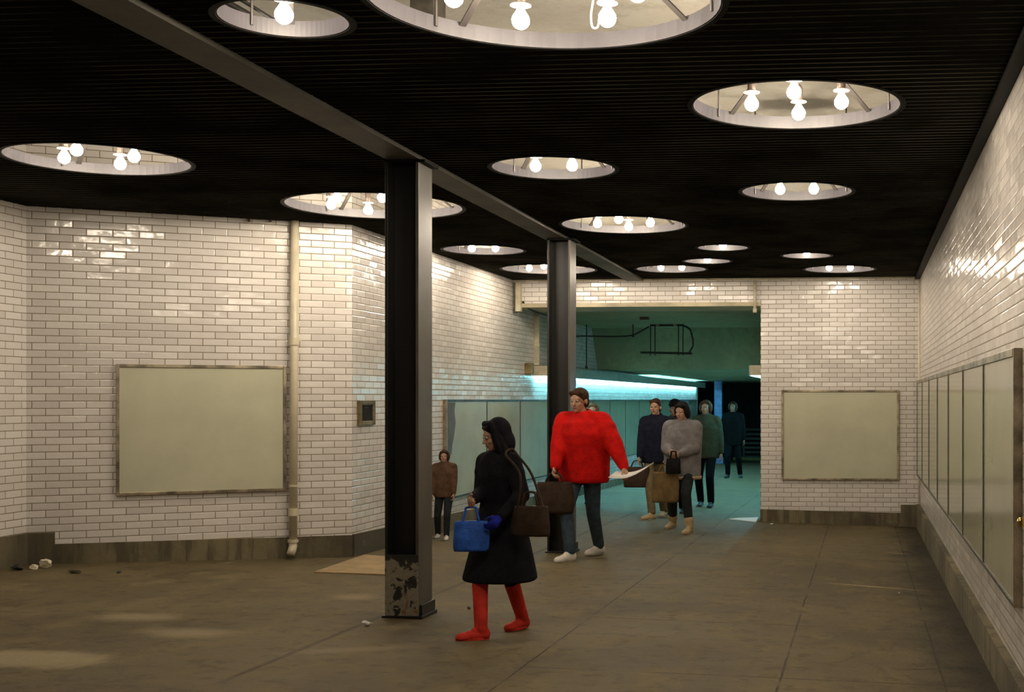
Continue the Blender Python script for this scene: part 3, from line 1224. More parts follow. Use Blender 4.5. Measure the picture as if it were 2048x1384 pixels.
# suspended conduit rack and its cable
YR = 23.3
def P(px, py, y=YR):
    return at_y(px, py, y)
r0 = P(1334, 650)
r = thing('conduit_rack', 'black conduit rack with cable loop hung from the passage ceiling', 'conduit rack', (r0.x, YR, r0.z))
def loc_(px, py, y=YR):
    return P(px, py, y) - r0
bm = bmesh.new()
a, b = loc_(1301, 650), loc_(1368, 650)
box(bm, a.x, b.x, -.05, .05, -.025, .03, .005)
link('top_channel', bm, M['cable'], r)
bm = bmesh.new()
tube(bm, [loc_(1281, 705), loc_(1384, 707)], .022, 8)
link('lower_bar', bm, M['cable'], r)
for px in (1301, 1310, 1357, 1366):
    bm = bmesh.new()
    tube(bm, [loc_(px, 711), Vector((loc_(px, 650).x, 0, HZ - r0.z))], .011, 6)
    link('hanger_rod', bm, M['cable'], r)
for px in (1316, 1351):
    bm = bmesh.new()
    a = loc_(px, 649)
    box(bm, a.x - .03, a.x + .03, -.06, .06, -.035, .04, .004)
    link('clamp', bm, M['frame'], r)
bm = bmesh.new()
tube(bm, [loc_(1366, 652), loc_(1374, 654), loc_(1381, 660), loc_(1386, 680), loc_(1386, 692), loc_(1378, 706)], .017, 8)
link('cable_loop', bm, M['cable'], r, smooth=True)
bm = bmesh.new()
pts = [Vector((BX + .16, YB - .05, HC + 1.47)), Vector((BX + .17, YB + .3, HC + 1.38)), Vector((BX + .25, 20.4, HC + 1.30)), P(1100, 662, 21.3), P(1130, 672, 22.2), P(1173, 672, 22.9), P(1225, 673), P(1262, 671), P(1284, 661), P(1298, 653)]
tube(bm, catmull(pts), .014, 8)
o = link('hanging_cable', bm, M['cable'], None, smooth=True)
tag(o, 'black cable sagging from the header to the conduit rack', 'cable')
for px, lab, yb in ((1266, 'thin ceiling rod holding up the cable left of the conduit rack', 672), (1173, 'thin long rod hanging from the passage ceiling beside the far column', 735)):
    bm = bmesh.new()
    a = P(px, yb, 23.25)
    tube(bm, [a, Vector((a.x, 23.25, HZ))], .010, 6)
    tube(bm, [a + Vector((0, 0, -.02)), a + Vector((0, 0, .03))], .024, 8)
    o = link('ceiling_rod', bm, M['cable'])
    tag(o, lab, 'rod', 'passage ceiling rods')
bm = bmesh.new()
a = P(1289, 631, 21.2)
box(bm, a.x - .07, a.x + .07, 21.12, 21.28, HZ - .05, HZ, .006)
o = link('ceiling_junction_box', bm, M['socket'])
tag(o, 'small flat box on the passage ceiling left of the rack', 'junction box')

# far end of the passage
p = at_y(1446, 860, 41.0)
r = thing('blue_post', 'blue post at the far end of the left passage wall', 'post', (at_y(1436, 860, 41.2).x, 41.2, fz(-4, 41.2)))
bm = bmesh.new()
box(bm, -.11, .14, -.12, .12, 0, zlow - fz(-4, 41.2), .01)
link('post_shaft', bm, M['post'], r)
bm = bmesh.new()
box(bm, -.15, .18, -.16, .16, 0, .2, .01)
link('post_base', bm, M['post'], r)
zf_ = fz(-2.5, 45)
r = thing('steel_gate', 'dark slatted steel gate closing the far end of the passage', 'gate', (-3.0, 45.0, zf_))
for k in range(7):
    bm = bmesh.new()
    box(bm, -1.2, 1.5, -.03, .03, .12 + .16 * k, .20 + .16 * k, .004)
    link('slat', bm, M['gate'], r)
for x_ in (-1.2, .1, 1.45):
    bm = bmesh.new()
    box(bm, x_, x_ + .07, .03, .09, 0, 1.3, .004)
    link('gate_post', bm, M['gate'], r)
bm = bmesh.new()
box(bm, -4.5, -1.53, 44.6, 44.8, fz(-3, 44.7) - .1, fz(-3, 44.7) + .13, .01)
o = link('kerb', bm, M['kerb'])
tag(o, 'low olive painted kerb in front of the dark gate', 'kerb', kind='thing')

# ------------------------------------------------------------------ litter
def floor_place(px, py):
    return at_floor(px, py)
# cardboard sheet by the near column
c = [at_floor(628, 1146), at_floor(800, 1152), at_floor(830, 1128), at_floor(728, 1121)]
bm = bmesh.new()
lift = [.012, .014, .055, .06]
va = [bm.verts.new((v.x, v.y, v.z + lift[i])) for i, v in enumerate(c)]
vb = [bm.verts.new((v.x, v.y, v.z + lift[i] - .012)) for i, v in enumerate(c)]
bm.faces.new(va)
bm.faces.new(vb[::-1])
for i in range(4):
    j = (i + 1) % 4
    bm.faces.new((va[i], vb[i], vb[j], va[j]))
bmesh.ops.recalc_face_normals(bm, faces=bm.faces[:])
bmesh.ops.subdivide_edges(bm, edges=bm.edges[:], cuts=3, use_grid_fill=True)
o = link('cardboard_sheet', bm, M['card'])
tag(o, 'flat tan cardboard sheet on the floor left of the near column', 'cardboard')


def crumple(name, px, py, sx, sy, sz, mat, label, cat, seed, rz=0.0):
    rnd = random.Random(seed)
    p = at_floor(px, py)
    bm = bmesh.new()
    bmesh.ops.create_icosphere(bm, subdivisions=3, radius=1.0)
    ks = [(Vector((rnd.uniform(-1, 1), rnd.uniform(-1, 1), rnd.uniform(-1, 1))).normalized(), rnd.uniform(.35, .8)) for _ in range(14)]
    for v in bm.verts:
        for d, h in ks:
            e = v.co.dot(d) - h
            if e > 0:
                v.co -= d * e * 1.15
        v.co *= rnd.uniform(.93, 1.07)
        v.co = Vector((v.co.x * sx, v.co.y * sy, v.co.z * sz))
    mz = min(v.co.z for v in bm.verts)
    bmesh.ops.translate(bm, verts=bm.verts[:], vec=(0, 0, -mz))
    o = link(name, bm, mat)
    o.location = p
    o.rotation_euler = (0, 0, rz)
    tag(o, label, cat, 'crumpled litter')
    return o


crumple('crumpled_paper', 68, 1138, .075, .06, .035, M['litter'], 'crumpled cream paper by the left plinth, left of its pair', 'litter', 1)
crumple('crumpled_paper', 94, 1136, .075, .06, .045, M['litter'], 'crumpled cream paper by the left plinth, right of its pair', 'litter', 2, .5)
crumple('dark_scrap', 36, 1141, .07, .05, .03, M['dark_litter'], 'dark scrap at far left beside the cream papers', 'litter', 3)
crumple('crumpled_wrapper', 148, 1147, .10, .04, .022, M['plinth'], 'flattened dull wrapper right of the cream papers on the floor', 'litter', 4)
crumple('dark_scrap', 238, 1146, .04, .03, .012, M['dark_litter'], 'small dark scrap on the floor below the green board', 'litter', 6)
crumple('crushed_cup', 736, 1252, .055, .035, .022, M['paper'], 'crushed white cup on the floor left of the near column foot', 'litter', 5, .3)
crumple('paper_scrap', 1544, 1050, .035, .03, .018, M['paper'], 'tiny white paper scrap at the foot of the back pier', 'litter', 8)
crumple('paper_scrap', 1798, 1187, .012, .012, .010, M['paper'], 'tiny white scrap on floor beside the chalky scuff near right wall', 'litter', 9)
crumple('dark_scrap', 938, 1219, .022, .02, .014, M['dark_litter'], 'tiny dark scrap on the floor behind the front red boot', 'litter', 10)
# white strip standing for the lit edge of a clear plastic sheet
c = [at_floor(1458, 1039), at_floor(1512, 1045), at_floor(1517, 1040), at_floor(1478, 1037)]
bm = bmesh.new()
va = [bm.verts.new((v.x, v.y, v.z + .012 + (.03 if i == 2 else 0))) for i, v in enumerate(c)]
vb = [bm.verts.new((v.x, v.y, v.z + .003)) for i, v in enumerate(c)]
bm.faces.new(va)
bm.faces.new(vb[::-1])
for i in range(4):
    j = (i + 1) % 4
    bm.faces.new((va[i], vb[i], vb[j], va[j]))
bmesh.ops.recalc_face_normals(bm, faces=bm.faces[:])
o = link('plastic_sheet_lit_edge', bm, M['paper'])
tag(o, 'white strip for the lit edge of a plastic sheet in the passage mouth beside the pier', 'paper')
#PEOPLE
# ------------------------------------------------------------------ people


def at_depth(px, py, Y):
    d = ray(px) * Y
    return Vector((d.x, d.y, HC + (CY - py) / FPX * Y))


def ground_at(px, Y):
    d = ray(px) * Y
    return Vector((d.x, d.y, fz(d.x, d.y)))


def depth_of(p):
    return -p.x * ST + p.y * CT


def p_cap(bm, p, q, r1, r2, seg=12):
    """tapered capsule"""
    p, q = Vector(p), Vector(q)
    d = q - p
    if d.length < 1e-5:
        d = Vector((0, 0, 1e-4))
    t = d.normalized()
    a = t.orthogonal().normalized()
    b = t.cross(a)
    rings = []
    for k in range(1, 4):
        an = -PI / 2 + k * PI / 8
        rings.append((p + t * (r1 * math.sin(an)), r1 * math.cos(an)))
    rings.append((p, r1))
    rings.append((q, r2))
    for k in range(1, 4):
        an = k * PI / 8
        rings.append((q + t * (r2 * math.sin(an)), r2 * math.cos(an)))
    v0 = bm.verts.new(p - t * r1)
    v1 = bm.verts.new(q + t * r2)
    R = [[bm.verts.new(c + (a * math.cos(2 * PI * k / seg) + b * math.sin(2 * PI * k / seg)) * r) for k in range(seg)] for c, r in rings]
    for i in range(len(R) - 1):
        for k in range(seg):
            j = (k + 1) % seg
            bm.faces.new((R[i][k], R[i][j], R[i + 1][j], R[i + 1][k]))
    for k in range(seg):
        j = (k + 1) % seg
        bm.faces.new((v0, R[0][j], R[0][k]))
        bm.faces.new((v1, R[-1][k], R[-1][j]))


def p_ell(bm, c, r, rot=None, seg=18):
    m = Matrix.Translation(c) @ (rot.to_4x4() if rot is not None else Matrix.Identity(4)) @ Matrix.Diagonal((r[0], r[1], r[2], 1))
    bmesh.ops.create_uvsphere(bm, u_segments=seg, v_segments=12, radius=1.0, matrix=m)


def p_loft(bm, rings, seg=28):
    """rings: (centre, rx, ry) from bottom to top, closed at both ends"""
    R = []
    for c, rx, ry in rings:
        R.append([bm.verts.new((c[0] + rx * math.cos(2 * PI * k / seg), c[1] + ry * math.sin(2 * PI * k / seg), c[2])) for k in range(seg)])
    for i in range(len(R) - 1):
        for k in range(seg):
            j = (k + 1) % seg
            bm.faces.new((R[i][k], R[i][j], R[i + 1][j], R[i + 1][k]))
    bm.faces.new(R[0][::-1])
    bm.faces.new(R[-1])


def fuse(name, bm, voxel, mat, parent, smooth=4, floor_at=None, label=None, fac=0.5):
    """merge overlapping solids into one continuous surface"""
    bmesh.ops.recalc_face_normals(bm, faces=bm.faces[:])
    o = link(name, bm, mat, None)
    md = o.modifiers.new('r', 'REMESH')
    md.mode = 'VOXEL'
    md.voxel_size = voxel
    md.adaptivity = 0.0
    sm = o.modifiers.new('s', 'SMOOTH')
    sm.factor = fac
    sm.iterations = smooth
    dg = bpy.context.evaluated_depsgraph_get()
    me = bpy.data.meshes.new_from_object(o.evaluated_get(dg))
    old = o.data
    o.modifiers.clear()
    o.data = me
    bpy.data.meshes.remove(old)
    me.name = name
    if floor_at is not None:
        for v in me.vertices:
            if v.co.z < floor_at:
                v.co.z = floor_at
    me.polygons.foreach_set('use_smooth', [True] * len(me.polygons))
    o.parent = parent
    if label:
        o['label'] = label
    return o


def ik(a, b, l1, l2, pole):
    a, b, pole = Vector(a), Vector(b), Vector(pole)
    d = b - a
    L = d.length
    if L > (l1 + l2) * .999:
        b = a + d * ((l1 + l2) * .999 / L)
        d = b - a
        L = d.length
    t = d.normalized()
    c = max(-1, min(1, (l1 * l1 + L * L - l2 * l2) / (2 * l1 * L)))
    pp = pole - t * pole.dot(t)
    pp.normalize()
    return a + t * (l1 * c) + pp * (l1 * math.sqrt(max(0, 1 - c * c))), b


def hand_prims(bm, w, d, s, side, curl, palm_n=None):
    """five fingers at wrist w pointing along d; side = +1/-1 decides where the thumb sits"""
    d = Vector(d).normalized()
    n = Vector(palm_n) if palm_n is not None else Vector((-side, 0, 0))
    n = (n - d * n.dot(d))
    if n.length < 1e-3:
        n = d.orthogonal()
    n.normalize()
    a = n.cross(d).normalized() * side      # across the palm, towards the thumb side
    if a.y > 0:
        a = -a
    lens = (.074, .082, .076, .060)
    offs = (.030, .010, -.010, -.029)
    for k in range(4):
        base = w + a * (offs[k] * .6 * s) + d * (.018 * s)
        kn = w + a * (offs[k] * s) + d * ((.088 - .004 * abs(k - 1)) * s)
        p_cap(bm, base, kn, .0145 * s, .0115 * s, 8)
        q = kn
        dr = d.copy()
        ax = dr.cross(n).normalized()
        for j, fr in enumerate((.45, .32, .23)):
            dr = Matrix.Rotation(curl * (.75 if j == 0 else 1.0), 3, ax) @ dr
            e = q + dr * (lens[k] * fr * s)
            p_cap(bm, q, e, (.0098 - .0008 * j) * s, (.0092 - .0008 * j) * s, 8)
            q = e
    b0 = w + a * (.018 * s) + d * (.022 * s)
    b1 = b0 + (a * .75 + d * .55 + n * .25).normalized() * (.042 * s)
    b2 = b1 + (a * .30 + d * .85 + n * .45).normalized() * (.032 * s)
    b3 = b2 + (d * .8 + n * .6).normalized() * (.024 * s)
    p_cap(bm, b0, b1, .0150 * s, .0120 * s, 8)
    p_cap(bm, b1, b2, .0115 * s, .0102 * s, 8)
    p_cap(bm, b2, b3, .0100 * s, .0088 * s, 8)


def person(label, root, H, rz, feet, hands, skin='skin', hair='hair_black', jacket=None, trousers=None, shoes=None,
           head_yaw=0.0, head_pitch=0.0, lean=0.0, bulk=1.0, hem=.80, boot=.0, hair_style='short', coat=False, voxel=.009,
           curl=.55, shoulder=1.0, pelvis_shift=(0, 0), hat=None, glove=None, hood=False, head_shift=(0, 0), sleeve=1.0, hem_band=None):
    """feet / hands: world points for the image-left (-1) and image-right (+1) limb; the body faces local -y"""
    s = H / 1.75
    _inv = (Matrix.Translation(root) @ Matrix.Rotation(rz, 4, 'Z')).inverted()
    for _ in range(6):                     # bent legs lower the hips: size the body so the head stays at its height
        drop = 0.0
        for sd in (-1, 1):
            g = _inv @ Vector(feet[sd][0])
            hh = math.hypot(g.x - (pelvis_shift[0] + .088 * sd) * s, g.y - pelvis_shift[1] * s)
            z_ = max(g.z, 0) + .085 * s + math.sqrt(max(.04, (.852 * s) ** 2 - hh * hh)) + .03 * s
            drop = max(drop, .925 * s - z_)
        s = (H + drop) / 1.75
    r = thing('person', label, 'person', root, rz, 'people in the passage hall')
    inv = Matrix.Translation(root) @ Matrix.Rotation(rz, 4, 'Z')
    inv = inv.inverted()
    W = lambda p: inv @ Vector(p)
    S = lambda x, y, z: Vector((x * s, y * s, z * s))
    pel = S(pelvis_shift[0], pelvis_shift[1], .925)
    for sd in (-1, 1):
        g = W(feet[sd][0])
        hh = math.hypot(g.x - pel.x - .088 * sd * s, g.y - pel.y)
        pel.z = min(pel.z, max(g.z, 0) + .085 * s + math.sqrt(max(.04, (.852 * s) ** 2 - hh * hh)) + .03 * s)
    up = Matrix.Rotation(lean, 3, 'X') @ Vector((0, 0, 1))    # leaning towards -y for positive lean
    fw = Matrix.Rotation(lean, 3, 'X') @ Vector((0, -1, 0))
    che = pel + up * (.37 * s)
    shc = pel + up * (.505 * s)
    nek = pel + up * (.585 * s)
    hd = nek + up * (.115 * s) + fw * (.025 * s) + Vector((head_shift[0] * s, head_shift[1] * s, 0))
    hr = Matrix.Rotation(head_yaw, 3, 'Z') @ Matrix.Rotation(head_pitch, 3, 'X')
    hp = lambda x, y, z: hd + hr @ Vector((x * s, y * s, z * s))
    arm1, arm2, leg1, leg2 = .285 * s, .255 * s, .435 * s, .425 * s
    limbs = {}
    for sd in (-1, 1):
        hip = pel + S(.088 * sd, 0, -.03)
        ank = W(feet[sd][0])
        ank.z = max(ank.z, 0) + .085 * s
        kne, ank = ik(hip, ank, leg1, leg2, (0.05 * sd, -1, 0))
        sh = shc + S(.172 * sd * shoulder, 0.0, -.01)
        wr = W(hands[sd])
        elb, wr = ik(sh, wr, arm1, arm2, (.55 * sd, .8, -.35))
        limbs[sd] = (hip, kne, ank, sh, elb, wr, feet[sd][1])
    # ---- body
    bm = bmesh.new()
    p_ell(bm, pel + S(0, 0, .0), (.150 * s, .105 * s, .12 * s))
    p_ell(bm, pel + up * (.17 * s), (.130 * s, .095 * s, .15 * s))
    p_ell(bm, che, (.158 * s, .108 * s, .165 * s))
    p_cap(bm, shc - S(.135 * shoulder, 0, .0), shc + S(.135 * shoulder, 0, 0), .060 * s, .060 * s)
    p_cap(bm, shc, hp(0, .012, -.07), .058 * s, .052 * s)
    p_ell(bm, hp(0, .012, .028), (.077 * s, .096 * s, .088 * s), hr)
    p_ell(bm, hp(0, -.022, -.045), (.058 * s, .068 * s, .070 * s), hr)
    p_ell(bm, hp(0, -.060, -.092), (.026 * s, .022 * s, .020 * s), hr)
    p_cap(bm, hp(0, -.083, .008), hp(0, -.104, -.030), .010 * s, .0145 * s, 8)
    p_cap(bm, hp(-.040, -.074, .026), hp(.040, -.074, .026), .012 * s, .012 * s, 8)
    for sd in (-1, 1):
        p_ell(bm, hp(.079 * sd, .012, -.012), (.010 * s, .020 * s, .031 * s), hr)
        p_ell(bm, hp(.040 * sd, -.062, -.030), (.022 * s, .018 * s, .020 * s), hr)
        hip, kne, ank, sh, elb, wr, fy = limbs[sd]
        p_cap(bm, hip, kne, .082 * s, .055 * s)
        p_cap(bm, kne, kne.lerp(ank, .35), .055 * s, .057 * s)
        p_cap(bm, kne.lerp(ank, .35), ank, .056 * s, .038 * s)
        fd = Matrix.Rotation(fy, 3, 'Z') @ Vector((0, -1, 0))
        p_cap(bm, ank - Vector((0, 0, .045 * s)), ank - Vector((0, 0, .055 * s)) + fd * (.12 * s), .034 * s, .028 * s)
        p_cap(bm, sh, elb, .052 * s, .042 * s)
        p_cap(bm, elb, wr, .042 * s, .027 * s)
        hand_prims(bm, wr, (wr - elb), s, sd, curl)
    body = fuse('body', bm, min(voxel, .0075) * max(s, .7), M[skin], r, 3)
    # ---- face
    for sd in (-1, 1):
        bm = bmesh.new()
        m = Matrix.Translation(hp(.031 * sd, -.079, .006)) @ hr.to_4x4()
        bmesh.ops.create_uvsphere(bm, u_segments=14, v_segments=10, radius=.0125 * s, matrix=m @ Matrix.Rotation(PI / 2, 4, 'X'))
        tipv = hp(.031 * sd, -.079 - .0125, .006)
        for f in bm.faces:
            f.material_index = 1 if (f.calc_center_median() - tipv).length < .0075 * s else 0
        link('eye', bm, [M['eye'], M['iris']], body, smooth=True)
    bm = bmesh.new()
    p_ell(bm, hp(0, -.088, -.060), (.021 * s, .008 * s, .0075 * s), hr)
    link('mouth', bm, M['lips'], body, smooth=True)
    # ---- hair
    bm = bmesh.new()
    p_ell(bm, hp(0, .024, .042), (.088 * s, .102 * s, .090 * s), hr)
    p_ell(bm, hp(0, .055, -.015), (.082 * s, .066 * s, .080 * s), hr)
    p_cap(bm, hp(-.055, -.048, .080), hp(.055, -.048, .080), .026 * s, .026 * s)
    if hair_style == 'long':
        for sd in (-1, 1):
            p_cap(bm, hp(.072 * sd, .005, .02), hp(.085 * sd, .03, -.16), .028 * s, .040 * s)
        p_ell(bm, hp(0, .075, -.10), (.088 * s, .05 * s, .14 * s), hr)
    elif hair_style == 'full':
        for sd in (-1, 1):
            p_ell(bm, hp(.075 * sd, .012, .0), (.036 * s, .060 * s, .085 * s), hr)
        p_ell(bm, hp(0, .07, -.03), (.092 * s, .058 * s, .10 * s), hr)
    fuse('hair', bm, .009 * s, M[hair], body, 3)
    if hat:
        bm = bmesh.new()
        p_ell(bm, hp(0, .012, .085), (.094 * s, .108 * s, .078 * s), hr)
        p_ell(bm, hp(0, -.02, .062), (.105 * s, .145 * s, .018 * s), hr)
        fuse('cap', bm, .009 * s, M[hat], r, 3)
    if hood:
        bm = bmesh.new()
        p_ell(bm, hp(0, .045, .035), (.108 * s, .098 * s, .112 * s), hr)
        p_ell(bm, hp(0, .065, -.06), (.112 * s, .085 * s, .12 * s), hr)
        for sd in (-1, 1):
            p_cap(bm, hp(.082 * sd, -.030, .06), hp(.080 * sd, -.020, -.10), .027 * s, .034 * s)
        p_cap(bm, hp(-.07, -.035, .105), hp(.07, -.035, .105), .030 * s, .030 * s)
        p_cap(bm, hp(-.075, -.01, -.12), hp(.075, -.01, -.12), .036 * s, .036 * s)
        fuse('hood', bm, .010 * s, M[jacket], r, 4)
    # ---- trousers
    if trousers:
        bm = bmesh.new()
        p_ell(bm, pel + S(0, 0, .02), (.165 * s, .122 * s, .13 * s))
        for sd in (-1, 1):
            hip, kne, ank = limbs[sd][:3]
            p_cap(bm, hip, kne, .095 * s, .070 * s)
            p_cap(bm, kne, ank + (kne - ank).normalized() * (max(.02, boot - .08) * s), .070 * s, .058 * s)
        fuse('trousers', bm, .011 * s, M[trousers], r, 4)
    # ---- shoes
    for sd in (-1, 1):
        hip, kne, ank, sh, elb, wr, fy = limbs[sd]
        z0 = max(0.0, ank.z - .085 * s)
        g = Vector((ank.x, ank.y, z0))
        ry = Matrix.Rotation(fy, 3, 'Z')
        L = lambda x, y, z: g + ry @ Vector((x * s, y * s, z * s))
        bm = bmesh.new()
        p_ell(bm, L(0, .030, .045), (.040 * s, .045 * s, .052 * s), ry)
        p_cap(bm, L(0, .02, .045), L(0, -.10, .036), .043 * s, .040 * s)
        p_ell(bm, L(0, -.135, .026), (.046 * s, .068 * s, .040 * s), ry)
        p_cap(bm, L(0, .005, .06), L(0, -.045, .066), .042 * s, .036 * s)
        if boot:
            top = ank + (kne - ank).normalized() * ((boot - .085) * s)
            p_cap(bm, ank, top, .052 * s, .064 * s)
            p_cap(bm, top, top + (kne - ank).normalized() * (.01 * s), .066 * s, .066 * s)
        else:
            p_cap(bm, ank, ank + Vector((0, 0, .012 * s)), .046 * s, .047 * s)
        so = fuse('boot' if boot else 'shoe', bm, .008 * s, M[shoes], r, 3, floor_at=z0 + .012)
        bm = bmesh.new()
        pts = []
        for k in range(20):
            a = 2 * PI * k / 20
            y_ = -.065 + .132 * math.cos(a)
            x_ = (.043 if y_ < -.02 else .038) * math.sin(a)
            q = L(x_, y_, 0)
            pts.append((q.x, q.y))
        prism(bm, pts, z0 + .001, z0 + .018)
        bmesh.ops.recalc_face_normals(bm, faces=bm.faces[:])
        link('sole', bm, M['sole'] if shoes != 'red_boot' else M['red_boot'], so)
    # ---- jacket or coat
    if jacket:
        bm = bmesh.new()
        b = bulk
        if coat:
            c0 = Vector((pel.x, pel.y, 0))
            rg = [(Vector((pel.x, pel.y - .02 * s, hem * s)), .315 * s * b, .275 * s * b),
                  (Vector((pel.x, pel.y - .01 * s, (hem + .02) * s)), .325 * s * b, .285 * s * b),
                  (Vector((pel.x, pel.y, .72 * s)), .265 * s * b, .225 * s * b),
                  (Vector((pel.x, pel.y, .95 * s)), .215 * s * b, .165 * s * b),
                  (pel + up * (.16 * s), .185 * s * b, .140 * s * b),
                  (che, .205 * s * b, .150 * s * b),
                  (shc + up * (-.01 * s), .195 * s * b, .115 * s * b),
                  (nek - up * (.01 * s), .085 * s, .085 * s)]
            p_loft(bm, rg)
        else:
            zt = pel.z + .02 * s
            rg = [(Vector((pel.x, pel.y, hem * s)), .178 * s * b, .135 * s * b),
                  (Vector((pel.x, pel.y, (hem + .03) * s)), .188 * s * b, .145 * s * b),
                  (pel + up * (.10 * s), .192 * s * b, .148 * s * b),
                  (pel + up * (.22 * s), .198 * s * b, .152 * s * b),
                  (che, .205 * s * b, .155 * s * b),
                  (shc - up * (.03 * s), .195 * s * (b * .5 + .5), .125 * s * b),
                  (shc + up * (.045 * s), .12 * s, .095 * s),
                  (nek + up * (.005 * s), .075 * s, .075 * s)]
            p_loft(bm, rg)
        for sd in (-1, 1):
            hip, kne, ank, sh, elb, wr, fy = limbs[sd]
            rr = .079 * s * (b * .6 + .4) * sleeve
            p_cap(bm, nek - up * (.045 * s), sh - up * (.006 * s), .066 * s, rr * .96)
            p_cap(bm, sh - up * (.010 * s), elb, rr, .066 * s * (b * .7 + .3) * sleeve)
            p_cap(bm, che, sh.lerp(elb, .35), .10 * s * b, rr)
            e = elb.lerp(wr, .93)
            p_cap(bm, elb, e, .066 * s * (b * .7 + .3) * sleeve, .046 * s * (b * .5 + .5))
        # collar
        for k in range(10):
            a0, a1 = 2 * PI * k / 10, 2 * PI * (k + 1) / 10
            f = lambda a: nek + Vector((math.cos(a) * .072 * s, math.sin(a) * .070 * s + .01 * s, (.0 + .018 * math.sin(a)) * s))
            p_cap(bm, f(a0), f(a1), .022 * s, .022 * s, 8)
        fuse('coat' if coat else 'jacket', bm, .011 * s, M[jacket], r, 9)
    if hem_band:
        bm = bmesh.new()
        lathe(bm, [(.184 * s * bulk, (hem - .012) * s), (.194 * s * bulk, (hem - .012) * s), (.196 * s * bulk, (hem + .030) * s), (.186 * s * bulk, (hem + .030) * s)], 40)
        bmesh.ops.scale(bm, verts=bm.verts[:], vec=(1, .77, 1))
        bmesh.ops.translate(bm, verts=bm.verts[:], vec=(pel.x, pel.y, 0))
        hb = link('hem_band', bm, M[hem_band], r, smooth=True)
        hb['label'] = 'pale hem band'
    if glove:
        for sd in (-1, 1):
            if glove == sd or glove == 2:
                hip, kne, ank, sh, elb, wr, fy = limbs[sd]
                d = (wr - elb).normalized()
                bm = bmesh.new()
                hand_prims(bm, wr, d, s * 1.02, sd, curl)
                p_cap(bm, wr - d * .05 * s, wr + d * .03 * s, .036 * s, .034 * s)
                p_ell(bm, wr + d * .06 * s, (.040 * s, .040 * s, .045 * s))
                g = fuse('glove', bm, .007 * s, M['blue_glove'], r, 3)
                g['label'] = 'blue knitted glove'
    return r, {sd: inv.inverted() @ limbs[sd][5] for sd in (-1, 1)}, limbs


def bag(name, label, cat, top, w, h, d, mat, rz, strap=None, open_top=False, hand=None, seed=0):
    """soft bag hanging from the point top (world); local z down"""
    r = thing(name, label, cat, top, rz)
    rnd = random.Random(seed)
    bm = bmesh.new()
    nseg, rows = 28, 12
    R = []
    for i in range(rows + 1):
        t = i / rows
        prof_ = (.42 + .58 * math.sin(min(1, t * 1.5) * PI / 2)) * (1 - max(0, t - .86) * 1.6)
        ring = []
        for k in range(nseg):
            a = 2 * PI * k / nseg
            ca, sa = math.cos(a), math.sin(a)
            n = 2.5
            rr = (abs(ca) ** n + abs(sa) ** n) ** (-1 / n)
            wr_ = 1 + .05 * math.sin(3 * a + seed) * (1 - abs(2 * t - 1)) + .02 * math.sin(7 * a + 5 * t + seed)
            th_ = .45 + .55 * math.sin(min(1, t * 1.25) * PI / 2)
            ring.append(bm.verts.new((ca * rr * w / 2 * (.80 + .2 * prof_) * wr_, sa * rr * d / 2 * th_ * wr_, -.09 - h * t)))
        R.append(ring)
    for i in range(rows):
        for k in range(nseg):
            j = (k + 1) % nseg
            bm.faces.new((R[i][k], R[i][j], R[i + 1][j], R[i + 1][k]))
    bm.faces.new(R[0])
    bm.faces.new(R[-1][::-1])
    bmesh.ops.recalc_face_normals(bm, faces=bm.faces[:])
    link('bag_body', bm, M[mat], r, smooth=True)
    for sy in (-1, 1):
        bm = bmesh.new()
        y_ = sy * d * .16
        pts = [Vector((-w * .25, y_, -.12)), Vector((-w * .16, y_ * .8, -.03)), Vector((-.03, y_ * .35, .0)), Vector((.03, y_ * .35, .0)), Vector((w * .16, y_ * .8, -.03)), Vector((w * .25, y_, -.12))]
        tube(bm, catmull(pts, 5), .008, 8)
        link('handle', bm, M[mat], r, smooth=True)
    return r


Wd = lambda px, py, Y: at_depth(px, py, Y)

# 1 foreground walker, dark coat and red boots
root = at_floor(1002, 1268)
Y1 = depth_of(root)
f1, f2 = at_floor(962, 1279), at_floor(1045, 1258)
H1 = (1268 - 840) / FPX * Y1
p1, h1, lm1 = person('person in dark hooded coat and red boots striding in front', root, H1, -.62,
       {-1: (f1, -.45), 1: (f2, .10)}, {-1: Wd(944, 1000, Y1 - .24), 1: Wd(1000, 1035, Y1 - .28)},
       hair='hair_black', jacket='coat_dark', trousers='black_cloth', shoes='red_boot', head_yaw=-.35, head_pitch=.25, lean=.05,
       bulk=1.0, hem=.44, boot=.42, hair_style='long', coat=True, voxel=.0075, hood=True, glove=1, curl=.75)
bag('plastic_bag', 'crumpled blue plastic bag in the hand of the person in red boots', 'bag', h1[-1] + Vector((0, -.02, -.05)), .24, .20, .12, 'blue_bag', .3, seed=2)
sb1 = bag('shoulder_bag', 'dark brown bag carried at the hip of the person in red boots', 'bag', Wd(1062, 985, Y1 - .30), .28, .20, .12, 'brown_bag', -.25, seed=4)

iv = (Matrix.Translation(sb1.location) @ Matrix.Rotation(sb1.rotation_euler.z, 4, 'Z')).inverted()
sh1 = (Matrix.Translation(root) @ Matrix.Rotation(-.62, 4, 'Z')) @ lm1[1][3]
bm = bmesh.new()
pts = [Vector((-.09, -.02, -.13)), iv @ Wd(1040, 950, Y1 - .27), iv @ (sh1 + Vector((-.02, -.085, .05))), iv @ (sh1 + Vector((.0, .0, .085))),
       iv @ (sh1 + Vector((.06, -.06, .04))), iv @ Wd(1064, 950, Y1 - .20), Vector((.09, .02, -.13))]
tube(bm, catmull(pts, 6), .009, 8)
link('shoulder_strap', bm, M['brown_bag'], sb1, smooth=True)

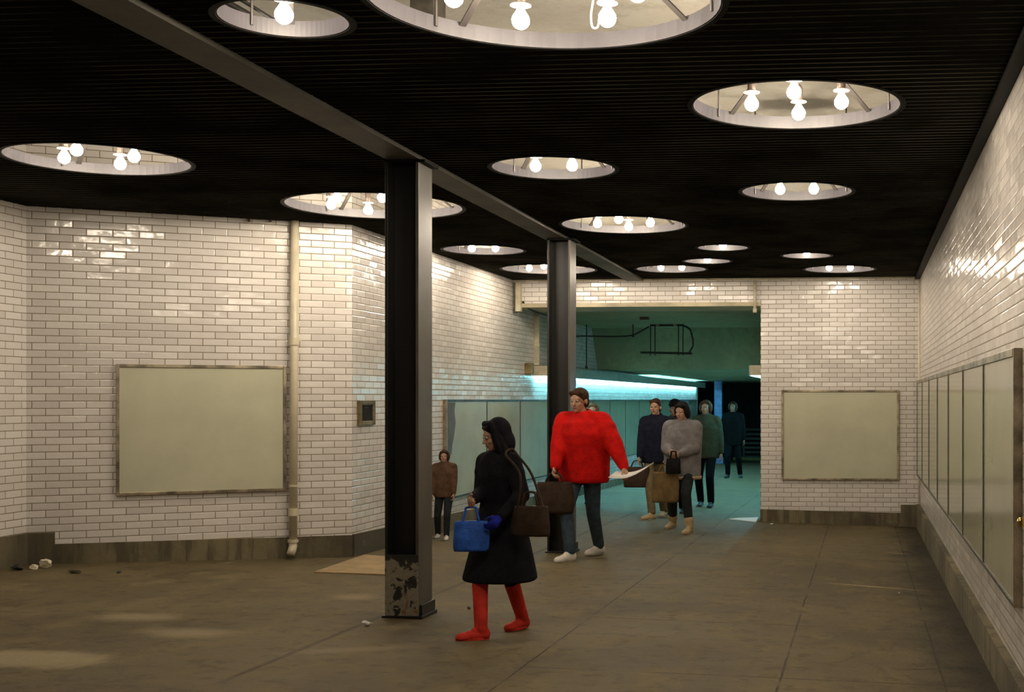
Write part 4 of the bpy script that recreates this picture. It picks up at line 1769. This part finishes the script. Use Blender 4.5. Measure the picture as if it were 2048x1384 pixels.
# 2 red jacket
root = at_floor(1168, 1117)
Y2 = depth_of(root)
H2 = (1117 - 776) / FPX * Y2
p2, h2, _ = person('person in bulky bright red jacket and white shoes beside the far column', root, H2, -.25,
       {-1: (at_floor(1140, 1123), -.35), 1: (at_floor(1198, 1110), -.30)}, {-1: Wd(1104, 965, Y2 - .36), 1: Wd(1252, 942, Y2 - .30)},
       hair='hair_brown', jacket='red_jacket', trousers='jeans', shoes='white_shoe', head_yaw=-.1, head_pitch=.12, bulk=1.42, hem=.76,
       hair_style='short', voxel=.009, curl=.75, shoulder=1.18, lean=.04, head_shift=(-.03, 0), sleeve=1.12)
bag('leather_bag', 'dark brown bag carried low by the person in the red jacket', 'bag', h2[-1] + Vector((.0, -.03, -.06)), .40, .32, .16, 'brown_bag', .1, seed=7)
# folded newspaper in the other hand
q = h2[1]
r = thing('newspaper', 'folded white newspaper in the hand of the person in red', 'newspaper', q + Vector((.045, -.06, -.045)), -.1)
bm = bmesh.new()
for k in range(4):
    x0_, z0_ = -.17 + .004 * k, .006 * k
    g = []
    for i in range(9):
        t = i / 8
        g.append((x0_ + .40 * t, .0, -.05 + z0_ + .10 * t - .10 * math.sin(PI * t) * .5))
    va = [bm.verts.new((g_[0], -.11 + .01 * k, g_[2])) for g_ in g]
    vb = [bm.verts.new((g_[0] + .02, .11 - .01 * k, g_[2] + .035)) for g_ in g]
    vc = [bm.verts.new((g_[0], -.11 + .01 * k, g_[2] - .004)) for g_ in g]
    vd = [bm.verts.new((g_[0] + .02, .11 - .01 * k, g_[2] + .031)) for g_ in g]
    for i in range(8):
        bm.faces.new((va[i], va[i + 1], vb[i + 1], vb[i]))
        bm.faces.new((vc[i], vd[i], vd[i + 1], vc[i + 1]))
        bm.faces.new((va[i], vc[i], vc[i + 1], va[i + 1]))
        bm.faces.new((vb[i], vb[i + 1], vd[i + 1], vd[i]))
    bm.faces.new((va[0], vb[0], vd[0], vc[0]))
    bm.faces.new((va[8], vc[8], vd[8], vb[8]))
bmesh.ops.recalc_face_normals(bm, faces=bm.faces[:])
link('folded_pages', bm, M['paper'], r, smooth=False)

# 3 child half behind the near column
root = at_floor(889, 1078)
Y3 = depth_of(root)
person('small person in brown jacket half hidden behind the near column', root, 1.06, .15,
       {-1: (at_floor(876, 1076), 0), 1: (at_floor(893, 1080), .1)}, {-1: Wd(862, 1010, Y3 - .1), 1: Wd(908, 1010, Y3 - .12)},
       hair='hair_brown', jacket='brown_jacket', trousers='dark_trousers', shoes='white_shoe', bulk=1.1, hem=.82, hair_style='full')

# 9 walker hidden behind the red jacket
root = at_floor(1186, 1012)
Y9 = depth_of(root)
H9 = (1012 - 806) / FPX * Y9
p9, h9, _ = person('fair-haired person in dark clothes mostly hidden behind the red jacket', root, H9, .1,
       {-1: (at_floor(1176, 1008), 0), 1: (at_floor(1193, 1014), .1)}, {-1: Wd(1160, 968, Y9 - .1), 1: Wd(1212, 955, Y9 - .1)},
       hair='hair_fair', jacket='dark_trousers', trousers='dark_trousers', shoes='black_shoe', bulk=1.0, hair_style='full')
bag('plastic_bag', 'light blue plastic bag seen between the legs of the person in red', 'bag', h9[-1] + Vector((.03, -.04, -.08)), .34, .26, .14, 'blue_bag', .0, seed=11)

# 4 navy jacket, tan trousers
root = at_floor(1312, 1036)
Y4 = depth_of(root)
H4 = (1036 - 797) / FPX * Y4
p4, h4, _ = person('person in navy jacket and tan trousers left of the grey jacket', root, H4, -.2,
       {-1: (at_floor(1304, 1039), -.5), 1: (at_floor(1328, 1034), 0)}, {-1: Wd(1274, 948, Y4 - .2), 1: Wd(1334, 935, Y4 - .25)},
       skin='skin', hair='hair_brown', jacket='navy', trousers='tan', shoes='tan_boot', bulk=1.18, hem=.80, head_yaw=.05)
bag('holdall', 'large dark bag hanging from the hand of the person in navy', 'bag', h4[-1] + Vector((-.03, -.04, -.06)), .40, .30, .20, 'brown_bag', .05, seed=13)

# 5 grey jacket
root = at_floor(1365, 1062)
Y5 = depth_of(root)
H5 = (1062 - 804) / FPX * Y5
p5, h5, _ = person('person in puffy grey jacket and tan boots clasping a black bag', root, H5, -.22,
       {-1: (at_floor(1346, 1056), -.1), 1: (at_floor(1379, 1067), -.05)}, {-1: Wd(1340, 906, Y5 - .27), 1: Wd(1360, 908, Y5 - .30)},
       skin='skin', hair='hair_black', jacket='grey_jacket', trousers='dark_trousers', shoes='tan_boot', bulk=1.32, hem=.70, boot=.17,
       hair_style='full', head_yaw=-.15, head_pitch=.15, curl=.7, sleeve=1.15, hem_band='tan_boot')
bag('handbag', 'black handbag clasped in front of the grey jacket', 'bag', Wd(1347, 903, Y5 - .42), .20, .20, .10, 'black_bag', -.1, seed=17)
bag('paper_bag', 'large brown bag hanging beside the legs of the person in grey', 'bag', Wd(1331, 930, Y5 - .30), .36, .40, .16, 'paper_bag', .0, seed=19)

# 6 person in black cap
root = ground_at(1350, 19.9)
vY = CY + (HC - root.z) / 19.9 * FPX
H6 = (vY - 802) / FPX * 19.9
person('person in a black cap behind the grey jacket', root, H6, .1,
       {-1: (root + Vector((-.1, -.1, 0)), 0), 1: (root + Vector((.1, .12, 0)), 0)}, {-1: root + Vector((-.28, -.1, .82)), 1: root + Vector((.28, -.05, .82))},
       skin='skin_dark', hair='hair_black', jacket='dark_trousers', trousers='black_cloth', shoes='black_shoe', bulk=1.05, hat='black_cloth')
# 7 olive jacket
root = ground_at(1412, 21.6)
vY = CY + (HC - root.z) / 21.6 * FPX
H7 = (vY - 800) / FPX * 21.6
person('person in olive jacket behind the right shoulder of the grey jacket', root, H7, -.1,
       {-1: (root + Vector((-.1, .1, 0)), 0), 1: (root + Vector((.1, -.12, 0)), 0)}, {-1: root + Vector((-.28, -.1, .82)), 1: root + Vector((.28, -.05, .82))},
       skin='skin_dark', hair='hair_brown', jacket='olive', trousers='black_cloth', shoes='black_shoe', bulk=1.2, hair_style='full')
# 8 far figure in black
root = at_floor(1466, 956)
Y8 = depth_of(root)
H8 = (956 - 803) / FPX * Y8
person('distant person in black walking alone toward the dark gate end', root, H8, .0,
       {-1: (root + Vector((-.12, -.1, 0)), -.2), 1: (root + Vector((.17, .1, 0)), .2)}, {-1: root + Vector((-.30, -.1, .84)), 1: root + Vector((.30, -.02, .84))},
       skin='skin_dark', hair='hair_brown', jacket='black_cloth', trousers='black_cloth', shoes='black_shoe', bulk=1.12, hem=.74, hair_style='full', voxel=.011)
